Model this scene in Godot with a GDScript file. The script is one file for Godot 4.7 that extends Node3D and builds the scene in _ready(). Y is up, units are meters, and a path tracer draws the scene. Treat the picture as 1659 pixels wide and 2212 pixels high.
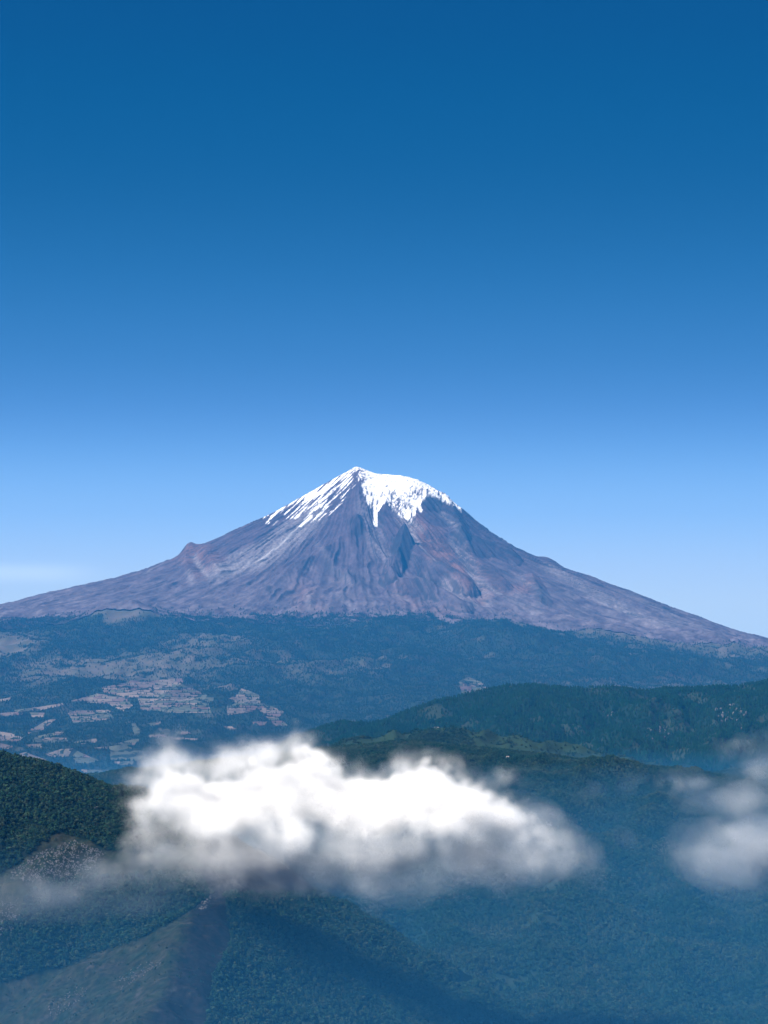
extends Node3D
# A snow-capped volcano over forested foothills, with a bank of cloud lying in the valley.
# Lengths are metres. The eye stands at (0, EYE, 0) and looks along -Z. "d" is distance ahead (-z), heights "h" are relative to the eye.
# A drawing of the view was measured on a sheet 1659 wide and 2212 high ("u", "v"); far_point() turns such a mark and a distance into a place.

const EYE := 1000.0
const LENS := 2408.8          # focal length in units of the 768-wide sheet
const TILT := 3.42            # the eye looks up by this many degrees
const K := 768.0 / 1659.0

var rng := RandomNumberGenerator.new()
var rough := FastNoiseLite.new()
var ridged := FastNoiseLite.new()
var broad := FastNoiseLite.new()
var land_mat: StandardMaterial3D
var tree_mat: StandardMaterial3D
var turf_mat: StandardMaterial3D


# ------------------------------------------------------------------ small helpers
func ss(a: float, b: float, x: float) -> float:
	return smoothstep(a, b, x)


func slope_of(u: float, v: float) -> Vector2:     # sideways and upward metres per metre ahead
	var t := deg_to_rad(TILT)
	var y := -(v * K - 512.0) / LENS
	var f := cos(t) - y * sin(t)
	return Vector2((u * K - 384.0) / LENS / f, (y * cos(t) + sin(t)) / f)


func far_point(u: float, v: float, d: float) -> Vector3:   # x, height, distance
	var s := slope_of(u, v)
	return Vector3(s.x * d, s.y * d, d)


func mark_of(x: float, h: float, d: float) -> Vector2:     # the opposite
	var t := deg_to_rad(TILT)
	var f := d * cos(t) + h * sin(t)
	var y := -d * sin(t) + h * cos(t)
	return Vector2((384.0 + x / f * LENS) / K, (512.0 - y / f * LENS) / K)


func along(pairs: Array, x: float) -> float:      # piecewise linear through [x, y, x, y ...]
	if x <= pairs[0]:
		return pairs[1]
	var n := pairs.size()
	for i in range(2, n, 2):
		if x <= pairs[i]:
			var a: float = pairs[i - 2]
			return lerpf(pairs[i - 1], pairs[i + 1], (x - a) / (pairs[i] - a))
	return pairs[n - 1]


func poly(flat: Array) -> PackedVector2Array:
	var p := PackedVector2Array()
	for i in range(0, flat.size(), 2):
		p.append(Vector2(flat[i], flat[i + 1]))
	return p


func numbered(called: String) -> String:
	if not has_node(called):
		return called
	var i := 1
	while has_node("%s_%03d" % [called, i]):
		i += 1
	return "%s_%03d" % [called, i]


func tag(o: Node, label := "", category := "", group := "", kind := "") -> Node:
	if label:
		o.set_meta("label", label)
	if category:
		o.set_meta("category", category)
	if group:
		o.set_meta("group", group)
	if kind:
		o.set_meta("kind", kind)
	return o


func thing(called: String, at := Vector3.ZERO) -> Node3D:
	var o := Node3D.new()
	o.name = numbered(called)
	o.position = at
	add_child(o)
	return o


func piece(called: String, m: Mesh, mat: Material, parent: Node) -> MeshInstance3D:
	var o := MeshInstance3D.new()
	o.mesh = m
	o.material_override = mat
	o.name = called
	parent.add_child(o, true)
	return o


func paint(c: Color, roughness := 1.0) -> StandardMaterial3D:
	var m := StandardMaterial3D.new()
	m.albedo_color = c.linear_to_srgb()
	m.roughness = roughness
	m.metallic_specular = 0.1
	return m


func scatter(called: String, m: Mesh, mat: Material, places: Array, tints: Array, parent: Node) -> MultiMeshInstance3D:
	var mm := MultiMesh.new()
	mm.transform_format = MultiMesh.TRANSFORM_3D
	mm.use_colors = tints.size() > 0
	mm.mesh = m
	mm.instance_count = places.size()
	for i in places.size():
		mm.set_instance_transform(i, places[i])
		if tints.size() > 0:
			mm.set_instance_color(i, tints[i])
	var o := MultiMeshInstance3D.new()
	o.multimesh = mm
	o.material_override = mat
	o.name = called
	parent.add_child(o, true)
	o.set_meta("kind", "stuff")
	return o


# ------------------------------------------------------------------ a piece of land: heights on a regular plan grid
class Land:
	var x0: float
	var dx: float
	var nx: int
	var d0: float
	var dd: float
	var nd: int
	var h := PackedFloat32Array()
	var c := PackedColorArray()

	func _init(ax: float, bx: float, sx: float, ad: float, bd: float, sd: float):
		x0 = ax
		dx = sx
		nx = int((bx - ax) / sx) + 1
		d0 = ad
		dd = sd
		nd = int((bd - ad) / sd) + 1
		h.resize(nx * nd)
		c.resize(nx * nd)

	func at(x: float, d: float) -> float:
		var fx := clampf((x - x0) / dx, 0.0, nx - 1.001)
		var fd := clampf((d - d0) / dd, 0.0, nd - 1.001)
		var i := int(fx)
		var j := int(fd)
		fx -= i
		fd -= j
		var k := j * nx + i
		return lerpf(lerpf(h[k], h[k + 1], fx), lerpf(h[k + nx], h[k + nx + 1], fx), fd)

	func inside(x: float, d: float) -> bool:
		return x > x0 and x < x0 + dx * (nx - 1) and d > d0 and d < d0 + dd * (nd - 1)

	func steep(x: float, d: float, e: float) -> Vector2:
		return Vector2(at(x + e, d) - at(x - e, d), at(x, d + e) - at(x, d - e)) / (2.0 * e)

	func hit(s: Vector2) -> Vector3:      # where a line of sight first meets this land: x, height, distance
		var d := d0
		var last := s.y * d - at(s.x * d, d)
		while d < d0 + dd * (nd - 1):
			d += dd
			var now := s.y * d - at(s.x * d, d)
			if now <= 0.0:
				if last > 0.0:
					d -= dd * (-now) / (last - now)
				return Vector3(s.x * d, at(s.x * d, d), d)
			last = now
		return Vector3(s.x * d, at(s.x * d, d), -1.0)

	# raise (or lower) the land, or fill a weight map, along a line of [x, d] points
	func stamp(into: PackedFloat32Array, line: PackedVector2Array, width: float, amount: float, sharp: float, squash := 0.6, add := true) -> PackedFloat32Array:
		for s in line.size() - 1:
			var a := line[s]
			var b := line[s + 1]
			var i0 := clampi(int((minf(a.x, b.x) - width - x0) / dx), 0, nx - 1)
			var i1 := clampi(int((maxf(a.x, b.x) + width - x0) / dx) + 1, 0, nx - 1)
			var reach := width / squash
			var j0 := clampi(int((minf(a.y, b.y) - reach - d0) / dd), 0, nd - 1)
			var j1 := clampi(int((maxf(a.y, b.y) + reach - d0) / dd) + 1, 0, nd - 1)
			var ab := Vector2(b.x - a.x, (b.y - a.y) * squash)
			var l2 := maxf(ab.length_squared(), 0.01)
			for j in range(j0, j1 + 1):
				for i in range(i0, i1 + 1):
					var p := Vector2(x0 + i * dx - a.x, (d0 + j * dd - a.y) * squash)
					var t := clampf(p.dot(ab) / l2, 0.0, 1.0)
					var w := 1.0 - (p - ab * t).length() / width
					if w > 0.0:
						var k := j * nx + i
						var val := amount * pow(w, sharp)
						if add:
							if absf(val) > absf(into[k]):
								into[k] = val
						else:
							into[k] = maxf(into[k], val)
		return into

	# one ArrayMesh per class (cls holds a class number per grid point; empty = all class 0)
	func meshes(cls: PackedByteArray, count: int, up: float) -> Array:
		var norm := PackedVector3Array()
		norm.resize(nx * nd)
		for j in nd:
			var ja := maxi(j - 1, 0) * nx
			var jb := mini(j + 1, nd - 1) * nx
			var sd := dd * (mini(j + 1, nd - 1) - maxi(j - 1, 0))
			for i in nx:
				var ia := maxi(i - 1, 0)
				var ib := mini(i + 1, nx - 1)
				var gx := (h[j * nx + ib] - h[j * nx + ia]) / (dx * (ib - ia))
				var gd := (h[jb + i] - h[ja + i]) / sd
				norm[j * nx + i] = Vector3(-gx, 1.0, gd).normalized()
		var out := []
		for q in count:
			var back := PackedInt32Array()
			back.resize(nx * nd)
			back.fill(-1)
			var pv := PackedVector3Array()
			var pn := PackedVector3Array()
			var pc := PackedColorArray()
			var ix := PackedInt32Array()
			for j in nd - 1:
				for i in nx - 1:
					var k := j * nx + i
					if count > 1 and cls[k] != q:
						continue
					var four := [k, k + 1, k + nx + 1, k + nx]
					var r := [0, 0, 0, 0]
					for m in 4:
						var g: int = four[m]
						if back[g] < 0:
							back[g] = pv.size()
							pv.append(Vector3(x0 + (g % nx) * dx, h[g] + up, -(d0 + (g / nx) * dd)))
							pn.append(norm[g])
							pc.append(c[g])
						r[m] = back[g]
					ix.append(r[0])
					ix.append(r[3])
					ix.append(r[2])
					ix.append(r[0])
					ix.append(r[2])
					ix.append(r[1])
			if pv.size() == 0:
				out.append(null)
				continue
			var arr := []
			arr.resize(Mesh.ARRAY_MAX)
			arr[Mesh.ARRAY_VERTEX] = pv
			arr[Mesh.ARRAY_NORMAL] = pn
			arr[Mesh.ARRAY_COLOR] = pc
			arr[Mesh.ARRAY_INDEX] = ix
			var am := ArrayMesh.new()
			am.add_surface_from_arrays(Mesh.PRIMITIVE_TRIANGLES, arr)
			out.append(am)
		return out


# ------------------------------------------------------------------ tree shapes (unit height 1)
func tri(st: SurfaceTool, a: Vector3, b: Vector3, c: Vector3) -> void:
	st.add_vertex(a)
	st.add_vertex(b)
	st.add_vertex(c)


func conifer(sides: int, tiers: int, seed_: int) -> ArrayMesh:
	var r := RandomNumberGenerator.new()
	r.seed = seed_
	var st := SurfaceTool.new()
	st.begin(Mesh.PRIMITIVE_TRIANGLES)
	st.set_smooth_group(-1)
	for t in tiers:
		var low := 0.08 + 0.8 * t / tiers
		var high := minf(1.0, low + 0.95 / tiers + 0.22)
		var rad := 0.27 * (1.0 - 0.78 * t / tiers)
		var tip := Vector3(r.randf_range(-0.02, 0.02), high, r.randf_range(-0.02, 0.02))
		var turn := r.randf() * TAU
		for s in sides:
			var a := turn + TAU * s / sides
			var b := turn + TAU * (s + 1) / sides
			var m := (a + b) * 0.5
			var ra := rad * r.randf_range(0.75, 1.15)
			var pa := Vector3(cos(a) * ra, low - r.randf() * 0.05, sin(a) * ra)
			var pm := Vector3(cos(m) * rad * 0.55, low + 0.06, sin(m) * rad * 0.55)
			var pb := Vector3(cos(b) * rad, low - 0.02, sin(b) * rad)
			tri(st, tip, pm, pa)
			tri(st, tip, pb, pm)
	st.generate_normals()
	return st.commit()


func trunk_mesh(limbs: int, seed_: int) -> ArrayMesh:
	var r := RandomNumberGenerator.new()
	r.seed = seed_
	var st := SurfaceTool.new()
	st.begin(Mesh.PRIMITIVE_TRIANGLES)
	var bars := [[Vector3(0, -0.12, 0), Vector3(0.02, 0.62, 0.01), 0.035, 0.018]]
	for i in limbs:
		var a := TAU * i / limbs + r.randf()
		var y := r.randf_range(0.25, 0.5)
		bars.append([Vector3(0.01, y, 0), Vector3(cos(a) * 0.24, y + r.randf_range(0.15, 0.3), sin(a) * 0.24), 0.016, 0.006])
	for b in bars:
		var p: Vector3 = b[0]
		var q: Vector3 = b[1]
		var ax := (q - p).normalized()
		var sx := ax.cross(Vector3(0.3, 0.1, 1)).normalized()
		var sy := ax.cross(sx)
		for k in 5:
			var c0 := sx * cos(TAU * k / 5) + sy * sin(TAU * k / 5)
			var c1 := sx * cos(TAU * (k + 1) / 5) + sy * sin(TAU * (k + 1) / 5)
			tri(st, p + c0 * b[2], q + c0 * b[3], q + c1 * b[3])
			tri(st, p + c0 * b[2], q + c1 * b[3], p + c1 * b[2])
	st.generate_normals()
	return st.commit()


func leafy_crown(clumps: int, leaves: int, leaf: float, wide: float, seed_: int) -> ArrayMesh:
	var r := RandomNumberGenerator.new()
	r.seed = seed_
	var pv := PackedVector3Array()
	var pn := PackedVector3Array()
	for k in clumps:
		var a := r.randf() * TAU
		var rr := sqrt(r.randf()) * wide * 0.72
		var y := r.randf_range(0.34, 0.86)
		rr *= 1.0 - 0.75 * absf(y - 0.5) / 0.5
		var mid := Vector3(cos(a) * rr, y, sin(a) * rr)
		var rad := r.randf_range(0.11, 0.19)
		for l in leaves:
			var n := Vector3(r.randfn(), r.randfn() * 0.8 + 0.25, r.randfn()).normalized()
			var p := mid + n * rad * r.randf_range(0.75, 1.05)
			var face := (n + Vector3(r.randfn(), r.randfn(), r.randfn()) * 0.45).normalized()
			var s := face.cross(Vector3(r.randfn(), r.randfn(), r.randfn())).normalized() * leaf * r.randf_range(0.6, 1.2)
			var t := face.cross(s.normalized()) * leaf * r.randf_range(0.6, 1.2)
			if s.cross(t).dot(face) > 0.0:
				t = -t
			for q in [p - s - t, p + s - t, p + s + t * 0.7, p - s - t, p + s + t * 0.7, p - s * 0.6 + t]:
				pv.append(q)
				pn.append((n * 0.8 + face * 0.5).normalized())
	var arr := []
	arr.resize(Mesh.ARRAY_MAX)
	arr[Mesh.ARRAY_VERTEX] = pv
	arr[Mesh.ARRAY_NORMAL] = pn
	var am := ArrayMesh.new()
	am.add_surface_from_arrays(Mesh.PRIMITIVE_TRIANGLES, arr)
	return am


func crag_mesh(seed_: int) -> ArrayMesh:      # an angular block of stone
	var r := RandomNumberGenerator.new()
	r.seed = seed_
	var ring := []
	for y in 3:
		var row := []
		for k in 6:
			var a: float = TAU * k / 6 + r.randf_range(-0.3, 0.3)
			var w: float = [1.0, 0.85, 0.4][y] * r.randf_range(0.7, 1.1)
			row.append(Vector3(cos(a) * w, [-0.4, 0.5, 1.1][y] * r.randf_range(0.8, 1.2), sin(a) * w))
		ring.append(row)
	var st := SurfaceTool.new()
	st.begin(Mesh.PRIMITIVE_TRIANGLES)
	st.set_smooth_group(-1)
	for y in 2:
		for k in 6:
			var n := (k + 1) % 6
			tri(st, ring[y][k], ring[y + 1][k], ring[y + 1][n])
			tri(st, ring[y][k], ring[y + 1][n], ring[y][n])
	for k in 6:
		tri(st, ring[2][k], Vector3(0, 1.25, 0), ring[2][(k + 1) % 6])
	st.generate_normals()
	return st.commit()


func jittered(near: float, far: float, a: float, b: float, step: float) -> Array:      # [x, d] on an uneven lattice over a wedge of land
	var out := []
	var d := near
	while d < far:
		var x := a * d
		while x < b * d:
			out.append(Vector2(x + rng.randf_range(-0.6, 0.6) * step, d + rng.randf_range(-0.6, 0.6) * step))
			x += step
		d += step
	return out


func stood(x: float, h: float, d: float, tall: float, wide: float, lean := 0.05) -> Transform3D:
	var b := Basis(Vector3.UP, rng.randf() * TAU).scaled(Vector3(wide, tall, wide))
	b = Basis(Vector3(1, 0, 0), rng.randf_range(-lean, lean)) * b
	return Transform3D(b, Vector3(x, h + EYE, -d))


func leaf_tint(a: Color, b: Color) -> Color:
	var c := a.lerp(b, rng.randf())
	var k := rng.randf_range(0.75, 1.25)
	return Color(c.r * k, c.g * k, c.b * k)


# ------------------------------------------------------------------ the volcano
const PEAK_D := 24000.0
var peak_x: float
var left_t := PackedFloat32Array()
var right_t := PackedFloat32Array()
var front_t := PackedFloat32Array()


func table(pairs: Array) -> PackedFloat32Array:    # height by distance from the summit, every 20 m, kinks rounded off
	var t := PackedFloat32Array()
	for i in 900:
		t.append(along(pairs, i * 20.0))
	for pass_ in 2:
		var s := t.duplicate()
		for i in range(1, 899):
			var w := clampi(i / 3, 1, 8)
			var sum := 0.0
			for k in range(-w, w + 1):
				sum += t[clampi(i + k, 0, 899)]
			s[i] = sum / (2 * w + 1)
		t = s
	return t


func read(t: PackedFloat32Array, r: float) -> float:
	var f := clampf(r / 20.0, 0.0, 897.0)
	var i := int(f)
	return lerpf(t[i], t[i + 1], f - i)


func cone_base(x: float, d: float) -> float:
	var ex := x - peak_x
	var ez := PEAK_D - d
	var r := sqrt(ex * ex + ez * ez) + 0.01
	var s := ex * ex / (r * r)
	return lerpf(read(front_t, r), read(left_t if ex < 0.0 else right_t, r), s)


func cone_relief(x: float, d: float) -> float:
	var ex := x - peak_x
	var ez := PEAK_D - d
	var r := sqrt(ex * ex + ez * ez) + 0.01
	var az := atan2(ex, ez)
	var out := 1.0 - ss(3000.0, 4600.0, r)
	var warp := rough.get_noise_2d(x * 0.6, d * 0.6) * 130.0
	var n := 0.0
	if out > 0.0:
		n += (ridged.get_noise_2d(az * 1500.0 + warp * 0.6, r * 0.08) - 0.1) * 30.0 * ss(150.0, 1500.0, r) * out
		n += (ridged.get_noise_2d(az * 4600.0 + warp * 0.7 + 900.0, r * 0.11) - 0.1) * lerpf(12.0, 21.0, ss(50.0, 900.0, ex)) * ss(80.0, 700.0, r) * out
		n += rough.get_noise_2d(x * 3.0, d * 3.0) * 5.0 * (0.5 + 0.5 * ss(200.0, 900.0, r))
		n += rough.get_noise_2d(x * 9.0 + 40.0, d * 9.0) * 1.8
	var foot := ss(2500.0, 4300.0, r)
	if foot > 0.0:
		n += foot * ss(300.0, 2200.0, absf(ez)) * (broad.get_noise_2d(x, d) * 85.0 + ridged.get_noise_2d(x * 0.45 + 300.0, d * 0.3) * 38.0 + rough.get_noise_2d(x * 1.4, d * 1.4) * 16.0)
		n += foot * rough.get_noise_2d(x * 6.0, d * 6.0) * 5.0
	return n


func cone_bumps(x: float, d: float) -> float:
	var n := 0.0
	for b in bumps:
		var ex: float = (x - b[0]) / b[2]
		var ez: float = (d - b[1]) / b[3]
		var q := ex * ex + ez * ez
		if q < 6.0:
			n += b[4] * exp(-q * q if b[5] else -q)
	return n


var bumps := []


func bump(u: float, d: float, wide: float, deep: float, high: float, blunt := false) -> void:
	bumps.append([far_point(u, 1400.0, d).x, d, wide, deep, high, blunt])


func z1(flat: Array) -> Array:     # marks made on an enlargement of the upper cone
	var out := []
	for i in range(0, flat.size(), 2):
		out.append(518.4 + 0.344 * flat[i])
		out.append(985.0 + 0.344 * flat[i + 1])
	return out


func on_land(land: Land, flat: Array) -> PackedVector2Array:
	var p := PackedVector2Array()
	for i in range(0, flat.size(), 2):
		var q := land.hit(slope_of(flat[i], flat[i + 1]))
		if q.z > 0.0:
			p.append(Vector2(q.x, q.z))
	return p


const SNOW_EDGE := [0, -200, 130, 340, 175, 425, 215, 400, 260, 385, 300, 375, 350, 375, 400, 395, 450, 395, 500, 385, 560, 372, 600, 330, 640, 280, 690, 215, 725, 178, 748, 168, 765, 185, 776, 240, 790, 285, 812, 318, 828, 312, 836, 345, 843, 392, 848, 428, 853, 392, 862, 345, 872, 325, 905, 300, 930, 290, 955, 322, 990, 350, 1030, 388, 1075, 408, 1100, 380, 1112, 335, 1140, 292, 1180, 263, 1215, 266, 1250, 282, 1300, 306, 1345, 326, 1390, 352, 1400, 0, 1700, -300]
var snow_noise := FastNoiseLite.new()


func snow_at(u: float, v: float, x: float, d: float) -> float:
	var zx := (u - 518.4) / 0.344
	var zy := (v - 985.0) / 0.344
	if zx < 120.0 or zx > 1420.0 or zy > 480.0:
		return 0.0
	var edge := along(SNOW_EDGE, zx)
	var n: float
	var bare := 0.0
	if zx < 745.0:
		var across := zx * 0.68 + zy * 0.73
		var down := -zx * 0.73 + zy * 0.68
		n = snow_noise.get_noise_2d(across * 3.0, down * 0.22)
		var brow := 85.0 + (680.0 - zx) * 0.6
		var frac := clampf((zy - brow) / maxf(edge - brow, 30.0), 0.0, 1.0)
		var limit := lerpf(0.2, -0.22, pow(frac, 0.8)) - 0.2 * ss(470.0, 220.0, zx)
		n += snow_noise.get_noise_2d(across * 8.0, down * 0.7 + 300.0) * 0.35
		bare = ss(limit - 0.13, limit + 0.13, -n)
		edge += n * 45.0
	else:
		n = snow_noise.get_noise_2d(zx * 3.0, zy * 0.9)
		edge += n * (46.0 if zx < 1130.0 else 14.0)
		bare = ss(0.12, 0.36, -n) * ss(-170.0, 0.0, zy - edge)
	var spots := snow_noise.get_noise_2d(zx * 3.3 + 500.0, zy * 3.3)
	var rocky := exp(-(pow((zx - 1100.0) / 60.0, 2.0) + pow((zy - 235.0) / 45.0, 2.0))) + 0.9 * exp(-(pow((zx - 755.0) / 55.0, 2.0) + pow((zy - 120.0) / 45.0, 2.0))) + exp(-(pow((zx - 985.0) / 70.0, 2.0) + pow((zy - 310.0) / 55.0, 2.0)))
	rocky += 0.8 * exp(-(pow((zx - 600.0) / 50.0, 2.0) + pow((zy - 215.0) / 28.0, 2.0)))
	bare += ss(-0.08, 0.16, spots) * minf(rocky, 1.0)
	bare += 0.55 * ss(0.12, 0.5, snow_noise.get_noise_2d(zx * 5.0 + 90.0, zy * 3.0))
	return clampf(ss(9.0, -9.0, zy - edge) * (1.0 - bare), 0.0, 1.0)


func build_volcano() -> void:
	peak_x = far_point(768.0, 1010.0, PEAK_D).x
	left_t = table([0, 1880, 175, 1792, 406, 1656, 660, 1508, 821, 1402, 1051, 1300, 1236, 1220, 1467, 1098, 1697, 986, 1951, 890, 2205, 794, 2500, 722, 2850, 640, 3265, 548, 3542, 468, 4500, 300, 6000, 80, 9000, -250, 13000, -620])
	right_t = table([0, 1880, 148, 1824, 300, 1806, 540, 1792, 632, 1758, 793, 1661, 955, 1545, 1047, 1453, 1208, 1324, 1347, 1195, 1531, 1085, 1716, 988, 1808, 940, 2038, 860, 2223, 799, 2407, 734, 2638, 641, 2915, 540, 3192, 429, 3468, 328, 3745, 236, 4109, 148, 5000, 0, 7000, -220, 10000, -400, 13000, -620])
	front_t = table([0, 1880, 250, 1720, 500, 1535, 800, 1320, 1200, 1080, 1800, 770, 2400, 530, 3000, 345, 3600, 235, 5000, 40, 6500, -150, 8500, -415, 10500, -540, 12000, -625, 13000, -680])
	bump(405.0, 23900.0, 85.0, 120.0, 66.0)
	bump(418.0, 23850.0, 160.0, 200.0, 35.0)
	bump(345.0, 23950.0, 150.0, 200.0, 22.0)
	bump(1188.0, 23900.0, 120.0, 300.0, 42.0)
	bump(265.0, 20700.0, 330.0, 420.0, 185.0)
	bump(60.0, 20400.0, 700.0, 500.0, 90.0)
	bump(450.0, 20500.0, 500.0, 350.0, 60.0)
	bump(1110.0, 19500.0, 520.0, 700.0, 125.0, true)
	bump(1330.0, 19000.0, 500.0, 700.0, 40.0)
	bump(820.0, 20500.0, 700.0, 300.0, 35.0)
	bump(330.0, 15300.0, 800.0, 420.0, 55.0)
	bump(520.0, 15500.0, 300.0, 350.0, 50.0)
	bump(190.0, 13900.0, 320.0, 260.0, 60.0)
	bump(60.0, 13000.0, 380.0, 300.0, 45.0)
	bump(330.0, 12900.0, 300.0, 300.0, 30.0)
	bump(1030.0, 16600.0, 260.0, 300.0, 75.0)
	var cone := Land.new(-4300.0, 4300.0, 10.0, 20500.0, 24420.0, 10.0)
	var foot := Land.new(-4800.0, 4800.0, 20.0, 11000.0, 20520.0, 25.0)
	var rear := Land.new(-4600.0, 4600.0, 50.0, 24400.0, 29000.0, 100.0)
	for land in [cone, foot, rear]:
		for j in land.nd:
			for i in land.nx:
				var x: float = land.x0 + i * land.dx
				var d: float = land.d0 + j * land.dd
				land.h[j * land.nx + i] = cone_base(x, d) + cone_bumps(x, d)
	# ridges, crags and gullies of the upper cone, laid on the smooth cone
	var rise := PackedFloat32Array()
	rise.resize(cone.nx * cone.nd)
	for r in [
		[[760, 150, 745, 300, 735, 450, 640, 540, 540, 620, 420, 690, 300, 760, 180, 880], 190.0, 62.0, 1.3],
		[[735, 450, 800, 520, 880, 600, 930, 700], 90.0, 30.0, 1.2],
		[[735, 440, 735, 490], 60.0, 40.0, 0.8],
		[[540, 640, 640, 740, 740, 830], 120.0, 34.0, 1.2],
		[[345, 740, 420, 850, 450, 960], 130.0, 30.0, 1.2],
		[[920, 270, 900, 400, 930, 500, 1000, 580], 90.0, 36.0, 1.2],
		[[1035, 600, 985, 690, 940, 790], 100.0, 125.0, 0.85],
		[[1035, 600, 1110, 650, 1210, 740, 1330, 790, 1420, 840], 130.0, 120.0, 0.75],
		[[985, 820, 1100, 830, 1230, 870, 1400, 970], 110.0, 90.0, 0.75],
		[[1180, 275, 1290, 300, 1370, 440, 1390, 530], 110.0, 80.0, 0.8],
		[[1090, 400, 1180, 480, 1290, 510, 1370, 540], 90.0, 38.0, 0.9],
		[[1390, 550, 1480, 580, 1600, 600, 1700, 640], 130.0, 85.0, 0.75],
		[[1410, 610, 1440, 660, 1560, 730, 1660, 830], 90.0, 52.0, 0.8],
		[[1120, 570, 1220, 580, 1330, 600], 45.0, 26.0, 0.8],
		[[1830, 780, 1870, 850, 1900, 930], 100.0, 60.0, 0.9],
		[[-330, 590, -420, 640, -560, 690], 130.0, 40.0, 1.0],
		[[-250, 600, -180, 690, -120, 760], 110.0, 44.0, 1.0],
		[[-330, 590, -350, 680, -300, 760], 90.0, 34.0, 1.0],
		[[850, 330, 860, 430, 905, 560, 960, 640], 70.0, -34.0, 1.2],
		[[1050, 380, 1075, 470, 1095, 560], 70.0, -34.0, 1.2],
		[[1360, 540, 1430, 660, 1500, 800, 1520, 930], 90.0, -38.0, 1.2],
		[[620, 240, 460, 380, 330, 500, 160, 640, 0, 700], 110.0, -22.0, 1.2],
	]:
		var one := PackedFloat32Array()
		one.resize(rise.size())
		one = cone.stamp(one, on_land(cone, z1(r[0])), r[1], r[2], r[3])
		for k in rise.size():
			rise[k] += one[k]
	# where loose stone of another colour lies
	var red := PackedFloat32Array()
	red.resize(rise.size())
	var pale := red.duplicate()
	var white := red.duplicate()
	var dark := red.duplicate()
	for r in [
		[[1110, 460, 1180, 540, 1290, 640, 1400, 760, 1460, 860], 220.0, 1.0], [[1150, 600, 1230, 700, 1330, 740], 120.0, 0.95], [[1420, 640, 1500, 740, 1600, 800, 1680, 850], 120.0, 0.6],
		[[-330, 600, -260, 650, -190, 720], 200.0, 0.8], [[-420, 640, -520, 690], 130.0, 0.5], [[400, 850, 440, 980], 170.0, 0.35], [[1850, 800, 1800, 850, 1730, 830], 110.0, 0.7],
		[[2190, 740, 2260, 780], 130.0, 0.5], [[1020, 860, 1100, 940, 1300, 1000], 150.0, 0.35],
	]:
		red = cone.stamp(red, on_land(cone, z1(r[0])), r[1], r[2], 0.7, 0.6, false)
	for r in [
		[[440, 390, 330, 500, 150, 640, 0, 690, -120, 740], 200.0, 1.0, 0.8], [[300, 430, 150, 560, -40, 640], 100.0, 0.85, 1.0], [[780, 350, 830, 480, 860, 590, 930, 640], 130.0, 0.5, 1.0],
		[[1040, 400, 1070, 480, 1095, 560], 85.0, 0.95, 0.7], [[980, 350, 1030, 440, 1060, 530], 70.0, 0.5, 1.0], [[1230, 300, 1260, 370, 1330, 440, 1362, 530], 45.0, 0.75, 1.0],
		[[1110, 600, 1180, 680, 1280, 740], 40.0, 0.9, 1.0], [[1340, 560, 1420, 680, 1480, 800, 1490, 880], 60.0, 0.7, 1.0], [[1370, 540, 1440, 660, 1520, 800, 1560, 930], 70.0, 0.45, 0.8],
		[[1440, 700, 1500, 780, 1640, 880], 38.0, 0.8, 1.0], [[1290, 830, 1390, 890, 1500, 940], 90.0, 0.55, 1.0], [[1000, 870, 1050, 900], 30.0, 0.6, 1.0], [[1090, 440, 1140, 480], 40.0, 0.7, 1.0],
		[[480, 560, 560, 700, 720, 830], 50.0, 0.3, 1.0], [[430, 900, 440, 980], 60.0, 0.5, 1.0], [[600, 880, 700, 950], 60.0, 0.3, 1.0],
		[[-290, 650, -240, 720, -200, 770, -150, 765], 45.0, 0.8, 1.0], [[-480, 680, -620, 760], 45.0, 0.6, 1.0], [[-330, 740, -300, 800], 50.0, 0.5, 1.0],
		[[1960, 730, 2150, 820, 2400, 960, 2650, 1070], 180.0, 0.6, 0.7], [[1930, 690, 2050, 760, 2200, 880, 2450, 1010], 80.0, 0.6, 1.0], [[2450, 880, 2700, 1000, 2900, 1120], 130.0, 0.35, 0.8],
		[[1720, 900, 1850, 1000], 120.0, 0.3, 0.8], [[1750, 770, 1900, 900], 40.0, 0.4, 1.0],
	]:
		pale = cone.stamp(pale, on_land(cone, z1(r[0])), r[1], r[2], r[3], 0.6, false)
	for r in [[[445, 375, 380, 435], 20.0, 0.8], [[370, 440, 300, 510, 230, 575, 150, 630, 95, 665], 10.0, 0.17], [[1440, 512, 1446, 516], 16.0, 0.9], [[1482, 512, 1486, 515], 12.0, 0.8], [[848, 350, 849, 425], 22.0, 0.95], [[905, 300, 870, 335], 16.0, 0.9], [[1125, 320, 1135, 338], 16.0, 0.9]]:
		white = cone.stamp(white, on_land(cone, z1(r[0])), r[1], r[2] * 2.2, 0.6, 0.6, false)
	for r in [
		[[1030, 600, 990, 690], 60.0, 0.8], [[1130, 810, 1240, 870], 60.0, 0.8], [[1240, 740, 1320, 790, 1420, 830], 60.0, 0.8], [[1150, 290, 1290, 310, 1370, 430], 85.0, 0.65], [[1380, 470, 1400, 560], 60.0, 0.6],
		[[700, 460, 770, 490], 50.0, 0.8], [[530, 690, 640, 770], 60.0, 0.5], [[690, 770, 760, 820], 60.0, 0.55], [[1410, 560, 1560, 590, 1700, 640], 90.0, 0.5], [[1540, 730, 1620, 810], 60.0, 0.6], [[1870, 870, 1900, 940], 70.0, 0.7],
		[[1290, 570, 1330, 590], 50.0, 0.6], [[1190, 560, 1240, 580], 40.0, 0.6], [[170, 870, 190, 890], 35.0, 0.7], [[1830, 800, 1870, 830], 55.0, 0.7],
	]:
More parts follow.
